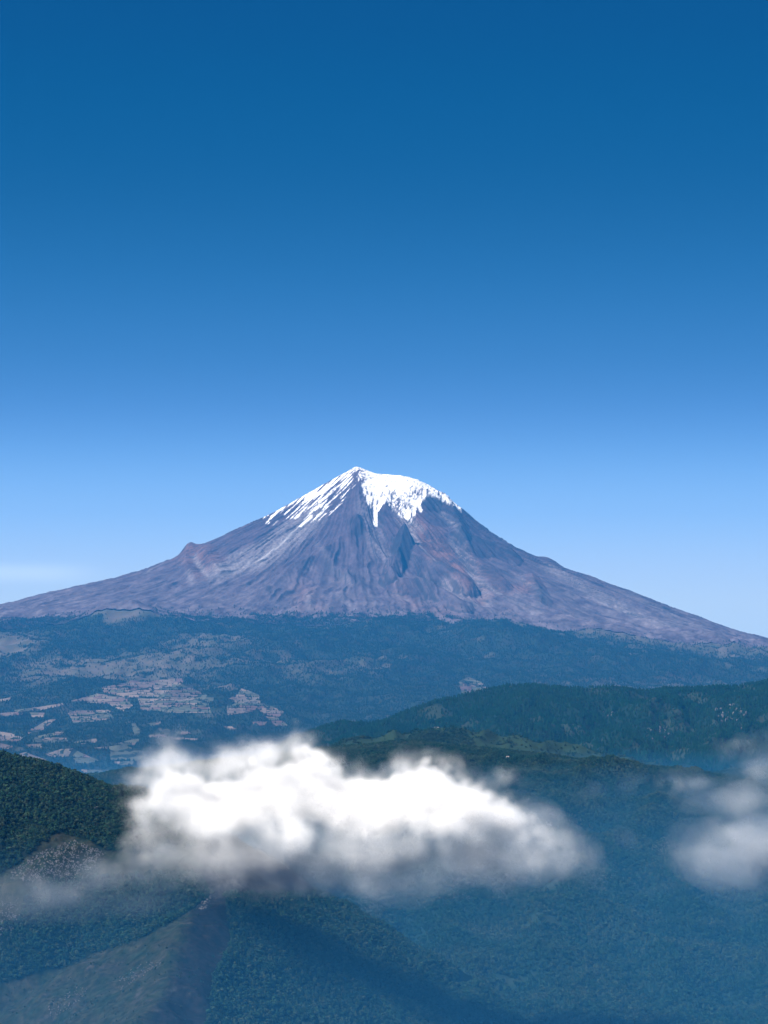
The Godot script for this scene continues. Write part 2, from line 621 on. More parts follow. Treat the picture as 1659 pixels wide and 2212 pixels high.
		dark = cone.stamp(dark, on_land(cone, z1(r[0])), r[1], r[2], 0.7, 0.6, false)
	for land in [cone, foot, rear]:
		for j in land.nd:
			for i in land.nx:
				land.h[j * land.nx + i] += cone_relief(land.x0 + i * land.dx, land.d0 + j * land.dd)
	for k in rise.size():
		cone.h[k] += rise[k]
	for i in foot.nx:      # tuck the hem of the lower sheet under the upper one
		foot.h[(foot.nd - 1) * foot.nx + i] -= 12.0
	# what lies on the ground, from plan position, height and steepness
	var cls := PackedByteArray()
	cls.resize(cone.nx * cone.nd)
	for j in cone.nd:
		for i in cone.nx:
			var k := j * cone.nx + i
			var x := cone.x0 + i * cone.dx
			var d := cone.d0 + j * cone.dd
			var h := cone.h[k]
			var gx := (cone.h[mini(k + 1, cone.h.size() - 1)] - h) / cone.dx
			var gd := (cone.h[mini(k + cone.nx, cone.h.size() - 1)] - h) / cone.dd
			var st := sqrt(gx * gx + gd * gd)
			var n := rough.get_noise_2d(x * 2.0, d * 2.0)
			var m := rough.get_noise_2d(x * 11.0 + 70.0, d * 11.0)
			var c := ROCK.lerp(ROCK_B, clampf(0.5 + n * 0.9, 0.0, 1.0))
			c = c.lerp(ROCK_PALE, 0.35 * ss(1200.0, 300.0, h) * (0.6 + n))
			c = c.lerp(ROCK_RED, red[k] * clampf(0.75 + n * 1.2 + m * 0.6, 0.0, 1.0))
			c = c.lerp(ROCK_PALE, clampf(pale[k] * (0.85 + m * 0.9), 0.0, 1.0))
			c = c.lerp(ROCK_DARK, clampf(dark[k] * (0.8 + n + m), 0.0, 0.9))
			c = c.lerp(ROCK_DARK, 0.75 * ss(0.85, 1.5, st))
			var az := atan2(x - peak_x, PEAK_D - d)
			var rr := Vector2(x - peak_x, PEAK_D - d).length()
			var streak := rough.get_noise_2d(az * 6500.0 + n * 90.0, rr * 0.55)
			m = m * 0.4 + streak * 1.15
			c = Color(c.r * (1.0 + m * 0.35), c.g * (1.0 + m * 0.35), c.b * (1.0 + m * 0.35))
			var wood := wooded(x, d, h)
			c = c.lerp(DUFF, 0.75 * wood)
			var w := 0.0
			if h > 1050.0:
				var uv := mark_of(x, h - rise[k] * 0.4, d)
				w = snow_at(uv.x, uv.y, x, d) if d < PEAK_D + 60.0 else ss(1300.0, 1420.0, h)
			w = maxf(w, clampf(white[k], 0.0, 1.0))
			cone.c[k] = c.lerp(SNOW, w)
			cls[k] = 1 if w > 0.45 else 0
	for land in [foot, rear]:
		for j in land.nd:
			for i in land.nx:
				var k: int = j * land.nx + i
				var x: float = land.x0 + i * land.dx
				var d: float = land.d0 + j * land.dd
				var h: float = land.h[k]
				var n := rough.get_noise_2d(x * 2.0, d * 2.0)
				var c := MEADOW.lerp(MEADOW_B, clampf(0.5 + n, 0.0, 1.0)).lerp(DUFF, 0.85 * wooded(x, d, h))
				if land == rear:
					c = ROCK.lerp(SNOW, ss(1300.0, 1420.0, h))
				land.c[k] = c
	var root := thing("volcano")
	tag(root, "snow-capped stratovolcano of grey and reddish rock rising over the forest", "volcano", "", "structure")
	var got := cone.meshes(cls, 2, EYE)
	var rock_mat: StandardMaterial3D = turf_mat.duplicate()
	var grain: NoiseTexture2D = turf_mat.albedo_texture.duplicate()
	var soft := Gradient.new()
	soft.colors = PackedColorArray([Color(0.72, 0.72, 0.74), Color(1, 1, 1)])
	grain.color_ramp = soft
	rock_mat.albedo_texture = grain
	rock_mat.uv1_scale = Vector3(1.0, 0.6, 0.6) / 1100.0
	rock_mat.albedo_color = Color(1, 1, 1)
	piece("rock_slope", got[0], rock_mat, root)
	piece("snow_cap", got[1], land_mat, root)
	piece("foothill", foot.meshes(PackedByteArray(), 1, EYE)[0], land_mat, root)
	piece("rear_slope", rear.meshes(PackedByteArray(), 1, EYE)[0], land_mat, root)
	build_farmland(foot)
	# woods of the lower slopes
	var places := [[], [], []]
	var tints := [[], [], []]
	for k in 245000:
		var d := sqrt(lerpf(11600.0 * 11600.0, 21800.0 * 21800.0, rng.randf()))
		var x := rng.randf_range(-0.18, 0.18) * d
		var land: Land = cone if d > 20520.0 else foot
		var h := land.at(x, d)
		var w := wooded(x, d, h)
		if rng.randf() > w or tilled(x, d):
			continue
		var tall := rng.randf_range(9.0, 19.0)
		var q := rng.randi() % 3
		places[q].append(stood(x, h - 0.5, d, tall, tall * rng.randf_range(0.85, 1.5)))
		tints[q].append(leaf_tint(Color(0.01, 0.03, 0.024), Color(0.022, 0.042, 0.03)))
	var wood_root := thing("mountain_forest")
	tag(wood_root, "dark conifer forest covering the foot of the volcano below the bare rock", "forest", "", "stuff")
	for q in 3:
		scatter("trees", conifer(5, 2, 11 + q), tree_mat, places[q], tints[q], wood_root)


const ROCK := Color(0.076, 0.06, 0.08)
const ROCK_B := Color(0.104, 0.079, 0.097)
const ROCK_PALE := Color(0.26, 0.242, 0.258)
const ROCK_RED := Color(0.2, 0.115, 0.102)
const ROCK_DARK := Color(0.033, 0.036, 0.044)
const SNOW := Color(0.88, 0.89, 0.9)
const DUFF := Color(0.008, 0.02, 0.016)
const MEADOW := Color(0.1, 0.088, 0.08)
const MEADOW_B := Color(0.06, 0.066, 0.052)
var clearings := []     # [x, d, half width, half depth, openness]


func wooded(x: float, d: float, h: float) -> float:      # how densely trees stand here
	var r := Vector2(x - peak_x, PEAK_D - d).length()
	if r < 2300.0:
		return 0.0
	var top := along([-4600, 330, -2300, 330, 400, 345, 900, 300, 1500, 205, 2400, 60, 3000, 5, 4200, -70], x)
	var n := broad.get_noise_2d(x * 2.4 + 900.0, d * 2.4)
	var m := rough.get_noise_2d(x * 2.2, d * 2.2)
	var right := ss(1300.0, 2600.0, x)
	var w := ss(lerpf(30.0, 110.0, right), lerpf(-30.0, -120.0, right), h - top + n * lerpf(40.0, 70.0, right) + m * 75.0)
	w += 0.1 * pow(ss(150.0, 0.0, h - top - m * 120.0), 2.0)
	for c in clearings:
		var q: float = pow((x - c[0]) / c[2], 2.0) + pow((d - c[1]) / c[3], 2.0)
		if q < 3.0:
			w *= 1.0 - c[4] * exp(-q * q * 0.7) * ss(-0.45, 0.0, m + n * 0.5 + 0.1)
	w *= 1.0 - 0.5 * ss(0.1, 0.5, n) * ss(-0.1, 0.3, m)
	return clampf(w, 0.0, 1.0)


# ------------------------------------------------------------------ farmland in the valley at the foot of the volcano
var field_marks := []      # plan polygons
var field_boxes := []


func tilled(x: float, d: float) -> bool:
	for i in field_marks.size():
		if field_boxes[i].has_point(Vector2(x, d)) and Geometry2D.is_point_in_polygon(Vector2(x, d), field_marks[i]):
			return rng.randf() < 0.985
	return false


func z4(flat: Array) -> Array:     # marks made on an enlargement of the valley
	var out := []
	for i in range(0, flat.size(), 2):
		out.append(0.4166 * flat[i])
		out.append(1425.7 + 0.4166 * flat[i + 1])
	return out


func build_farmland(foot: Land) -> void:
	var root := thing("farmland")
	tag(root, "patchwork of terraced brown and straw fields in the valley below the volcano", "farmland", "", "structure")
	var soils := [Color(0.12, 0.104, 0.098), Color(0.1, 0.082, 0.08), Color(0.074, 0.082, 0.066), Color(0.145, 0.122, 0.112), Color(0.094, 0.07, 0.072), Color(0.112, 0.104, 0.094), Color(0.062, 0.074, 0.062)]
	var mats := []
	for s in soils:
		mats.append(paint(s))
	for t in [
		[[525, 142, 640, 122, 760, 112, 880, 100, 1000, 150, 1075, 185, 1060, 205, 930, 205, 800, 195, 660, 195, 540, 170], 13.0, 95.0],
		[[500, 175, 660, 198, 690, 240, 640, 268, 560, 232, 450, 222], 13.0, 80.0],
		[[715, 200, 1000, 205, 1080, 225, 1095, 275, 900, 275, 730, 262], 12.0, 90.0],
		[[1020, 195, 1110, 195, 1112, 215, 1080, 222], 18.0, 90.0],
		[[1250, 148, 1290, 160, 1345, 182, 1350, 225, 1420, 245, 1480, 272, 1440, 300, 1370, 285, 1330, 250, 1310, 270, 1180, 288, 1175, 240, 1230, 225, 1180, 205, 1235, 175], 14.0, 110.0],
		[[1375, 292, 1440, 300, 1500, 342, 1430, 345], 12.0, 70.0], [[1310, 322, 1390, 318, 1370, 340, 1315, 342], 25.0, 90.0],
		[[0, 276, 110, 268, 120, 282, 0, 300], 30.0, 90.0], [[70, 262, 200, 245, 325, 225, 330, 235, 210, 262, 90, 270], 30.0, 120.0], [[360, 215, 480, 182, 500, 176, 520, 190, 470, 215], 16.0, 80.0],
		[[350, 275, 400, 262, 520, 266, 575, 280, 590, 300, 545, 312, 470, 322, 380, 330], 11.0, 130.0], [[150, 272, 232, 275, 225, 302, 165, 296], 14.0, 60.0],
		[[125, 382, 190, 345, 245, 312, 292, 308, 250, 340, 215, 372, 190, 392], 60.0, 120.0], [[180, 400, 330, 365, 345, 372, 310, 392, 220, 402], 18.0, 110.0], [[180, 402, 350, 405, 355, 420, 280, 432, 170, 425], 15.0, 120.0],
		[[0, 372, 60, 382, 130, 408, 95, 428, 0, 430], 20.0, 110.0], [[0, 432, 70, 448, 60, 462, 0, 462], 28.0, 80.0], [[135, 440, 220, 435, 215, 460, 150, 458], 22.0, 70.0],
		[[235, 490, 330, 458, 378, 460, 352, 505, 270, 505], 70.0, 160.0], [[370, 505, 400, 472, 460, 500, 515, 522, 480, 540, 390, 535], 30.0, 150.0], [[80, 492, 130, 480, 230, 515, 270, 540, 180, 522], 60.0, 200.0],
		[[385, 425, 500, 408, 505, 428, 420, 438], 24.0, 120.0], [[480, 458, 560, 448, 560, 462], 25.0, 90.0], [[565, 450, 640, 440, 745, 480, 730, 525, 575, 520], 90.0, 190.0],
		[[680, 330, 700, 332, 735, 375, 725, 390, 695, 388], 60.0, 70.0], [[755, 332, 835, 318, 832, 340, 780, 345], 26.0, 90.0], [[600, 435, 700, 410, 730, 412, 700, 440, 640, 448], 30.0, 90.0],
		[[770, 392, 860, 388, 860, 402, 780, 404], 30.0, 100.0], [[860, 398, 1030, 410, 1000, 422, 930, 420], 30.0, 180.0], [[585, 528, 700, 525, 690, 545, 600, 545], 40.0, 140.0],
		[[410, 568, 590, 572, 585, 585, 440, 588], 30.0, 200.0], [[560, 602, 640, 610, 660, 625, 580, 620], 30.0, 100.0], [[640, 120, 680, 108, 720, 110, 700, 122], 20.0, 50.0], [[0, 205, 55, 195, 50, 212, 5, 216], 30.0, 70.0],
		[[870, 98, 945, 97, 950, 118, 880, 120], 20.0, 60.0], [[1160, 345, 1200, 345, 1230, 358, 1180, 362], 12.0, 40.0], [[490, 262, 560, 258, 590, 275, 520, 272], 14.0, 60.0], [[905, 372, 980, 372, 990, 385, 920, 388], 20.0, 60.0],
		[[2378, 115, 2430, 88, 2500, 118, 2545, 165, 2500, 192, 2400, 190], 17.0, 70.0],
	]:
		var area := poly(z4(t[0]))
		var lo := area[0]
		var hi := area[0]
		for p in area:
			lo = lo.min(p)
			hi = hi.max(p)
		var step: float = t[1] * 0.4166
		var long: float = t[2] * 0.4166
		var v := lo.y
		while v < hi.y:
			var u := lo.x - rng.randf() * long * 0.6
			var tall := step * rng.randf_range(0.75, 1.25)
			while u < hi.x:
				var wide := long * rng.randf_range(0.6, 1.5)
				var lean := rng.randf_range(-0.03, 0.03) * wide
				var strip := PackedVector2Array([Vector2(u, v + lean), Vector2(u + wide - 0.7, v - lean), Vector2(u + wide - 0.7, v + tall - 0.45 - lean), Vector2(u, v + tall - 0.45 + lean)])
				for cut in Geometry2D.intersect_polygons(strip, area):
					lay_field(foot, cut, mats[rng.randi() % mats.size()], root)
				u += wide
			v += tall


func lay_field(foot: Land, cut: PackedVector2Array, mat: Material, root: Node) -> void:
	var fine := PackedVector2Array()
	for i in cut.size():
		var a := cut[i]
		var b := cut[(i + 1) % cut.size()]
		var n := clampi(int(a.distance_to(b) / 5.0), 1, 12)
		for k in n:
			fine.append(a.lerp(b, float(k) / n))
	var ground := PackedVector2Array()
	for p in fine:
		var q := foot.hit(slope_of(p.x, p.y))
		if q.z > 0.0 and q.z < 20000.0:
			ground.append(Vector2(q.x, q.z))
	if ground.size() < 4:
		return
	var lo := ground[0]
	var hi := ground[0]
	for p in ground:
		lo = lo.min(p)
		hi = hi.max(p)
	if hi.x - lo.x < 14.0 or hi.y - lo.y < 8.0 or hi.y - lo.y > 1500.0:
		return
	# drape: grid of cells over the polygon, clipped to it
	var st := SurfaceTool.new()
	st.begin(Mesh.PRIMITIVE_TRIANGLES)
	var nxc := clampi(int((hi.x - lo.x) / 40.0) + 1, 1, 8)
	var ndc := clampi(int((hi.y - lo.y) / 45.0) + 1, 1, 8)
	var any := false
	for a in nxc:
		for b in ndc:
			var p0 := Vector2(lerpf(lo.x, hi.x, float(a) / nxc), lerpf(lo.y, hi.y, float(b) / ndc))
			var p1 := Vector2(lerpf(lo.x, hi.x, float(a + 1) / nxc), lerpf(lo.y, hi.y, float(b + 1) / ndc))
			for bit in Geometry2D.intersect_polygons(PackedVector2Array([p0, Vector2(p1.x, p0.y), p1, Vector2(p0.x, p1.y)]), ground):
				var idx := Geometry2D.triangulate_polygon(bit)
				for k in range(0, idx.size(), 3):
					var ps := []
					for m in 3:
						var q: Vector2 = bit[idx[k + m]]
						ps.append(Vector3(q.x, foot.at(q.x, q.y) + EYE + 1.6, -q.y))
					var n: Vector3 = (ps[2] - ps[0]).cross(ps[1] - ps[0])
					if n.y < 0.0:
						ps.reverse()
					tri(st, ps[0], ps[1], ps[2])
					any = true
	if not any:
		return
	st.generate_normals()
	piece("field", st.commit(), mat, root)
	field_marks.append(ground)
	field_boxes.append(Rect2(lo, hi - lo))


# ------------------------------------------------------------------ nearer hills, built from ridge lines
func ridge_height(ridges: Array, x: float, d: float) -> float:
	var best := -1e9
	for r in ridges:
		var pts: PackedVector3Array = r[0]
		for i in pts.size() - 1:
			var a := pts[i]
			var b := pts[i + 1]
			var ab := Vector2(b.x - a.x, b.z - a.z)
			var p := Vector2(x - a.x, d - a.z)
			var t := clampf(p.dot(ab) / maxf(ab.length_squared(), 0.01), 0.0, 1.0)
			var q := p - ab * t
			var far := q.length()
			var fall: float = r[1] if q.y < 0.0 else r[2]
			if r.size() > 4:      # a spur that runs towards the eye: one fall on the left, another on the right
				if r[4] == "spur":
					fall = lerpf(r[1], r[2], ss(-0.4, 0.4, q.x / (far + 1.0)))
				elif t >= 1.0:
					fall = lerpf(fall, 0.6, ss(-0.2, 0.7, q.x / (far + 1.0)))
			var hh: float = lerpf(a.y, b.y, t) - fall * (sqrt(far * far + r[3] * r[3]) - r[3])
			if hh > best:
				best = hh
	return best


func line3(flat: Array) -> PackedVector3Array:      # [u, v, d, ...] -> x, h, d
	var p := PackedVector3Array()
	for i in range(0, flat.size(), 3):
		p.append(far_point(flat[i], flat[i + 1], flat[i + 2]))
	return p


func build_far_hills(meshes: Array) -> void:
	var ridges := [
		[line3([-100, 2000, 9000, 400, 1840, 9200, 560, 1652, 9300, 600, 1610, 9300, 660, 1588, 9350, 740, 1559, 9400, 800, 1563, 9450, 850, 1556, 9500, 900, 1536, 9500, 950, 1515, 9550, 1000, 1503, 9600, 1050, 1490, 9650, 1100, 1481, 9650, 1150, 1480, 9650, 1200, 1486, 9600, 1260, 1487, 9600, 1340, 1486, 9600, 1400, 1495, 9650, 1440, 1487, 9700, 1520, 1485, 9700, 1600, 1483, 9800, 1640, 1477, 9800, 1700, 1460, 9900, 2200, 1420, 10200]), 0.44, 0.4, 28.0],
		[line3([1150, 1480, 9650, 1100, 1540, 9100, 1060, 1620, 8400]), 0.3, 0.3, 40.0],
		[line3([1450, 1488, 9700, 1400, 1550, 9100, 1380, 1600, 8600, 1300, 1660, 8000]), 0.32, 0.3, 40.0],
		[line3([1640, 1477, 9800, 1620, 1530, 9200, 1580, 1580, 8700, 1560, 1650, 8000]), 0.34, 0.3, 40.0],
		[line3([850, 1556, 9500, 820, 1590, 9000, 760, 1650, 8300]), 0.3, 0.3, 40.0],
	]
	var land := Land.new(-2600.0, 2900.0, 11.0, 7600.0, 10600.0, 14.0)
	for j in land.nd:
		for i in land.nx:
			var x := land.x0 + i * land.dx
			var d := land.d0 + j * land.dd
			var k := j * land.nx + i
			var crest := ss(40.0, 420.0, absf(d - along([-484, 9310, 595, 9650, 1530, 9800, 2690, 10200], x)))
			land.h[k] = ridge_height(ridges, x, d) + crest * (broad.get_noise_2d(x * 2.0 + 50.0, d * 2.0) * lerpf(12.0, 48.0, ss(-500.0, 300.0, x)) + ridged.get_noise_2d(x * 0.9, d * 0.3 + 700.0) * 46.0) + rough.get_noise_2d(x * 3.0, d * 3.0) * 6.0
			land.h[k] -= 120.0 * ss(-320.0, -680.0, x) + 0.3 * maxf(0.0, -560.0 - x)
			land.c[k] = DUFF.lerp(MEADOW_B, 0.25 * ss(0.1, 0.4, rough.get_noise_2d(x * 1.2, d * 1.2)))
	var root := thing("far_hills")
	tag(root, "wooded green hills standing between the valley cloud and the volcano", "hills", "", "structure")
	piece("slope", land.meshes(PackedByteArray(), 1, EYE)[0], land_mat, root)
	var woods := thing("hill_forest")
	tag(woods, "dense green forest on the wooded hills in front of the volcano", "forest", "", "stuff")
	var places := [[], [], []]
	var tints := [[], [], []]
	for k in 85000:
		var d := sqrt(lerpf(7800.0 * 7800.0, 9950.0 * 9950.0, rng.randf()))
		var x := rng.randf_range(-0.13, 0.185) * d
		var h := land.at(x, d)
		if h > -900.0 and rng.randf() < 0.97 - 0.6 * ss(0.12, 0.4, rough.get_noise_2d(x * 1.2, d * 1.2)):
			var q := rng.randi() % 3
			var tall := rng.randf_range(8.0, 17.0)
			var thicket := broad.get_noise_2d(x * 3.0, d * 3.0) * 0.5 + 0.5
			places[q].append(stood(x, h - 0.6, d, tall, tall * rng.randf_range(0.7, 1.3)))
			tints[q].append(leaf_tint(Color(0.003, 0.022, 0.016), Color(0.009, 0.044, 0.023)).lerp(Color(0.03, 0.05, 0.032), 0.6 * thicket * rng.randf()))
	for q in 3:
		scatter("trees", meshes[q], tree_mat, places[q], tints[q], woods)
	# pale crags that break through the forest
	outcrop(land, "pale limestone crag breaking through the forest near the hills' right end", [1545, 1532, 1580, 1520, 1612, 1535, 1605, 1575, 1560, 1572], 46, 4.0, 8.0)
	outcrop(land, "string of small pale rock faces halfway down the wooded far hills", [1385, 1572, 1440, 1570, 1450, 1600, 1400, 1602], 34, 2.5, 6.0)
	outcrop(land, "small bare rock patch high on the wooded far hills' middle slope", [1290, 1538, 1322, 1534, 1330, 1550, 1296, 1552], 12, 2.5, 5.0)
	pylon(land.hit(slope_of(943, 1596)), 44.0, "left lattice power pylon of the pair on the forest's edge below the far hills")
	pylon(land.hit(slope_of(997, 1600)), 42.0, "right lattice power pylon of the pair on the forest's edge below the far hills")
	pylon(land.hit(slope_of(1137, 1622)), 40.0, "lone slim lattice power pylon in dark forest to the right of the other two")
	house(land.hit(slope_of(689, 1580)), 9.0, "small white house near the low left end of the wooded far hills")


func outcrop(land: Land, label: String, area: Array, count: int, low: float, high: float, pale := Color(0.1, 0.102, 0.112)) -> void:
	var a := poly(area)
	var lo := a[0]
	var hi := a[0]
	for p in a:
		lo = lo.min(p)
		hi = hi.max(p)
	var places := []
	var tints := []
	var n := 0
	while places.size() < count and n < count * 20:
		n += 1
		var p := Vector2(rng.randf_range(lo.x, hi.x), rng.randf_range(lo.y, hi.y))
		if not Geometry2D.is_point_in_polygon(p, a) or rough.get_noise_2d(p.x * 30.0, p.y * 30.0) < rng.randf_range(-0.3, 0.15):
			continue
		var q := land.hit(slope_of(p.x, p.y))
		if q.z < 0.0:
			continue
		var s := rng.randf_range(low, high)
		var b := Basis(Vector3.UP, rng.randf() * TAU) * Basis(Vector3.RIGHT, rng.randf_range(-0.5, 0.5))
		places.append(Transform3D(b.scaled_local(Vector3(s, s * rng.randf_range(0.5, 1.1), s)), Vector3(q.x, q.y + EYE, -q.z)))
		var k := rng.randf_range(0.6, 1.15)
		tints.append(Color(pale.r * k, pale.g * k, pale.b * k))
	if places.is_empty():
		return
	var base: Vector3 = places[0].origin
	for i in places.size():
		places[i].origin -= base
	var root := thing("rock_outcrop", base)
	tag(root, label, "rock outcrop")
	scatter("rocks", crag_mesh(5), tree_mat, places, tints, root)


func bar(st: SurfaceTool, a: Vector3, b: Vector3, w: float) -> void:
	var ax := (b - a).normalized()
	var s := ax.cross(Vector3(0.31, 0.2, 0.93)).normalized() * w
	var t := ax.cross(s.normalized()) * w
	var c := [s + t, t - s, -s - t, s - t]
	for k in 4:
		var p: Vector3 = c[k]
		var q: Vector3 = c[(k + 1) % 4]
		tri(st, a + p, b + q, b + p)
		tri(st, a + p, a + q, b + q)


func pylon(at: Vector3, tall: float, label: String) -> void:
	var root := thing("power_pylon", Vector3(at.x, at.y + EYE - 1.0, -at.z))
	tag(root, label, "pylon", "pylons of the power line below the hills")
	var steel := paint(Color(0.42, 0.42, 0.42), 0.6)
	for s in [[-1, -1], [1, -1], [1, 1], [-1, 1]]:
		var st := SurfaceTool.new()
		st.begin(Mesh.PRIMITIVE_TRIANGLES)
		bar(st, Vector3(s[0] * 4.0, 0, s[1] * 4.0), Vector3(s[0] * 1.0, tall * 0.72, s[1] * 1.0), 0.45)
		bar(st, Vector3(s[0] * 1.0, tall * 0.72, s[1] * 1.0), Vector3(s[0] * 0.5, tall, s[1] * 0.5), 0.4)
		st.generate_normals()
		piece("leg", st.commit(), steel, root)
	var br := SurfaceTool.new()
	br.begin(Mesh.PRIMITIVE_TRIANGLES)
	for lvl in 5:
		var y0 := tall * 0.18 * lvl
		var w0 := lerpf(4.0, 1.0, minf(y0 / (tall * 0.72), 1.0))
		var y1 := tall * 0.18 * (lvl + 1)
		var w1 := lerpf(4.0, 1.0, minf(y1 / (tall * 0.72), 1.0))
		for s in [-1, 1]:
			bar(br, Vector3(-w0, y0, s * w0), Vector3(w1, y1, s * w1), 0.25)
			bar(br, Vector3(w0, y0, s * w0), Vector3(-w1, y1, s * w1), 0.25)
			bar(br, Vector3(s * w0, y0, -w0), Vector3(s * w1, y1, w1), 0.25)
	br.generate_normals()
	piece("bracing", br.commit(), steel, root)
	for y in [0.76, 0.98]:
		var st := SurfaceTool.new()
		st.begin(Mesh.PRIMITIVE_TRIANGLES)
		bar(st, Vector3(-9.5, tall * y, 0), Vector3(9.5, tall * y, 0), 0.5)
		bar(st, Vector3(-9.5, tall * y, 0), Vector3(0, tall * (y + 0.05), 0), 0.3)
		bar(st, Vector3(9.5, tall * y, 0), Vector3(0, tall * (y + 0.05), 0), 0.3)
		st.generate_normals()
		piece("cross_arm", st.commit(), steel, root)


func house(at: Vector3, wide: float, label: String) -> void:
	if at.z < 0.0:
		return
	var root := thing("farmhouse", Vector3(at.x, at.y + EYE - 0.8, -at.z))
	root.rotation.y = rng.randf_range(-0.6, 0.6)
	tag(root, label, "house", "small farmhouses of the valley")
	var w := wide * 0.5
	var dp := wide * 0.36
	var hgt := wide * 0.36
	var st := SurfaceTool.new()
	st.begin(Mesh.PRIMITIVE_TRIANGLES)
	var c := [Vector3(-w, 0, dp), Vector3(w, 0, dp), Vector3(w, 0, -dp), Vector3(-w, 0, -dp)]
	for k in 4:
		var a: Vector3 = c[k]
		var b: Vector3 = c[(k + 1) % 4]
		tri(st, a, a + Vector3.UP * hgt, b + Vector3.UP * hgt)
		tri(st, a, b + Vector3.UP * hgt, b)
	for s in [-1, 1]:
		tri(st, Vector3(s * w, hgt, -s * dp), Vector3(s * w, hgt * 1.6, 0), Vector3(s * w, hgt, s * dp))
	st.generate_normals()
	piece("wall", st.commit(), paint(Color(0.26, 0.25, 0.25)), root)
	var rf := SurfaceTool.new()
	rf.begin(Mesh.PRIMITIVE_TRIANGLES)
	for s in [-1, 1]:
		var e := Vector3(-w - 0.4, hgt - 0.25, s * (dp + 0.4))
		var f := Vector3(w + 0.4, hgt - 0.25, s * (dp + 0.4))
		var g := Vector3(w + 0.4, hgt * 1.6 + 0.15, 0)
		var i := Vector3(-w - 0.4, hgt * 1.6 + 0.15, 0)
		for q in [[e, i, g], [e, g, f]]:
			if s > 0:
				tri(rf, q[0], q[1], q[2])
			else:
				tri(rf, q[0], q[2], q[1])
	rf.generate_normals()
	piece("roof", rf.commit(), paint(Color(0.22, 0.2, 0.2)), root)
	for k in 2:
		var win := BoxMesh.new()
		win.size = Vector3(wide * 0.1, hgt * 0.36, 0.12)
		var o := piece("window", win, paint(Color(0.05, 0.06, 0.07), 0.2), root)
		o.position = Vector3((k - 0.5) * wide * 0.5, hgt * 0.55, dp)


func build_middle_ridge(meshes: Array, broadleaf: Array) -> void:
	var ridges := [
		[line3([300, 1830, 5000, 500, 1740, 5100, 600, 1700, 5250, 700, 1652, 5400, 760, 1630, 5450, 800, 1615, 5500, 850, 1604, 5500, 900, 1603, 5500, 940, 1618, 5500, 980, 1640, 5480, 1040, 1652, 5500, 1120, 1660, 5550, 1200, 1664, 5600, 1300, 1664, 5650, 1500, 1668, 5750, 1700, 1650, 5850, 2300, 1600, 6000]), 0.112, 0.26, 30.0],
		[line3([830, 1606, 6250, 880, 1592, 6300, 950, 1586, 6300, 1010, 1588, 6300, 1080, 1610, 6250, 1120, 1640, 6200]), 0.22, 0.3, 60.0],
		[line3([900, 1603, 5500, 800, 1738, 4500, 690, 1928, 3700, 600, 2185, 3000, 560, 2400, 2600]), 0.3, 0.3, 50.0],
		[line3([1120, 1660, 5550, 1090, 1748, 4500, 1040, 1938, 3700, 930, 2185, 3000, 880, 2400, 2600]), 0.28, 0.28, 50.0],
		[line3([1400, 1666, 5700, 1420, 1750, 4600, 1460, 1930, 3800, 1500, 2190, 3000, 1520, 2400, 2600]), 0.28, 0.28, 50.0],
		[line3([1650, 1655, 5820, 1690, 1740, 4700, 1740, 1930, 3800, 1800, 2180, 3000]), 0.28, 0.28, 50.0],
		[line3([1250, 1830, 4200, 1230, 1960, 3600, 1200, 2200, 3000]), 0.26, 0.26, 40.0],
	]
	var land := Land.new(-1100.0, 1800.0, 9.0, 2500.0, 6700.0, 10.0)
	for j in land.nd:
		for i in land.nx:
			var x := land.x0 + i * land.dx
			var d := land.d0 + j * land.dd
			var k := j * land.nx + i
			var crest := ss(0.0, 250.0, 5450.0 - d) + ss(0.0, 250.0, d - 5700.0)
			land.h[k] = ridge_height(ridges, x, d) + minf(crest, 1.0) * (broad.get_noise_2d(x * 3.0 + 50.0, d * 3.0) * 24.0 + ridged.get_noise_2d(x * 1.3, d * 0.35 + 200.0) * 20.0) + rough.get_noise_2d(x * 4.0, d * 4.0) * 4.0
			land.c[k] = DUFF.lerp(GRASS, 0.5 * glade(x, d))
	var root := thing("forest_ridge")
	tag(root, "dark wooded ridge and hazy forested slope behind and below the cloud", "hill", "", "structure")
	piece("slope", land.meshes(PackedByteArray(), 1, EYE)[0], land_mat, root)
	var woods := thing("ridge_forest")
	tag(woods, "broadleaf forest on the hazy slope below the cloud and on its dark ridge", "forest", "", "stuff")
	var places := [[], [], [], []]
	var tints := [[], [], [], []]
	for spot in jittered(2560.0, 6400.0, -0.15, 0.185, 5.8):
		var x: float = spot.x
		var d: float = spot.y
		if not land.inside(x, d) or rng.randf() < glade(x, d) * 0.93:
			continue
		var h := land.at(x, d)
		var q := rng.randi() % 4
		var tall := rng.randf_range(4.2, 9.0)
		var far := broad.get_noise_2d(x * 4.0, d * 4.0) * 0.5 + 0.5
		places[q].append(stood(x, h - tall * 0.2, d, tall, tall * rng.randf_range(0.9, 1.35)))
		var stand := rough.get_noise_2d(x * 2.6 + 40.0, d * 2.6)
		tints[q].append(leaf_tint(Color(0.006, 0.024, 0.017), Color(0.018, 0.05, 0.03)).lerp(Color(0.06, 0.08, 0.05), clampf(0.75 * far * pow(rng.randf(), 1.6) + stand * 0.5, 0.0, 0.85)))
	for q in 4:
		scatter("trees", broadleaf[q] if q < 3 else meshes[0], tree_mat, places[q], tints[q], woods)
	house(land.hit(slope_of(1097, 1636)), 6.0, "tiny white hut on the pale meadow behind the dark ridge")


const GRASS := Color(0.027, 0.044, 0.03)


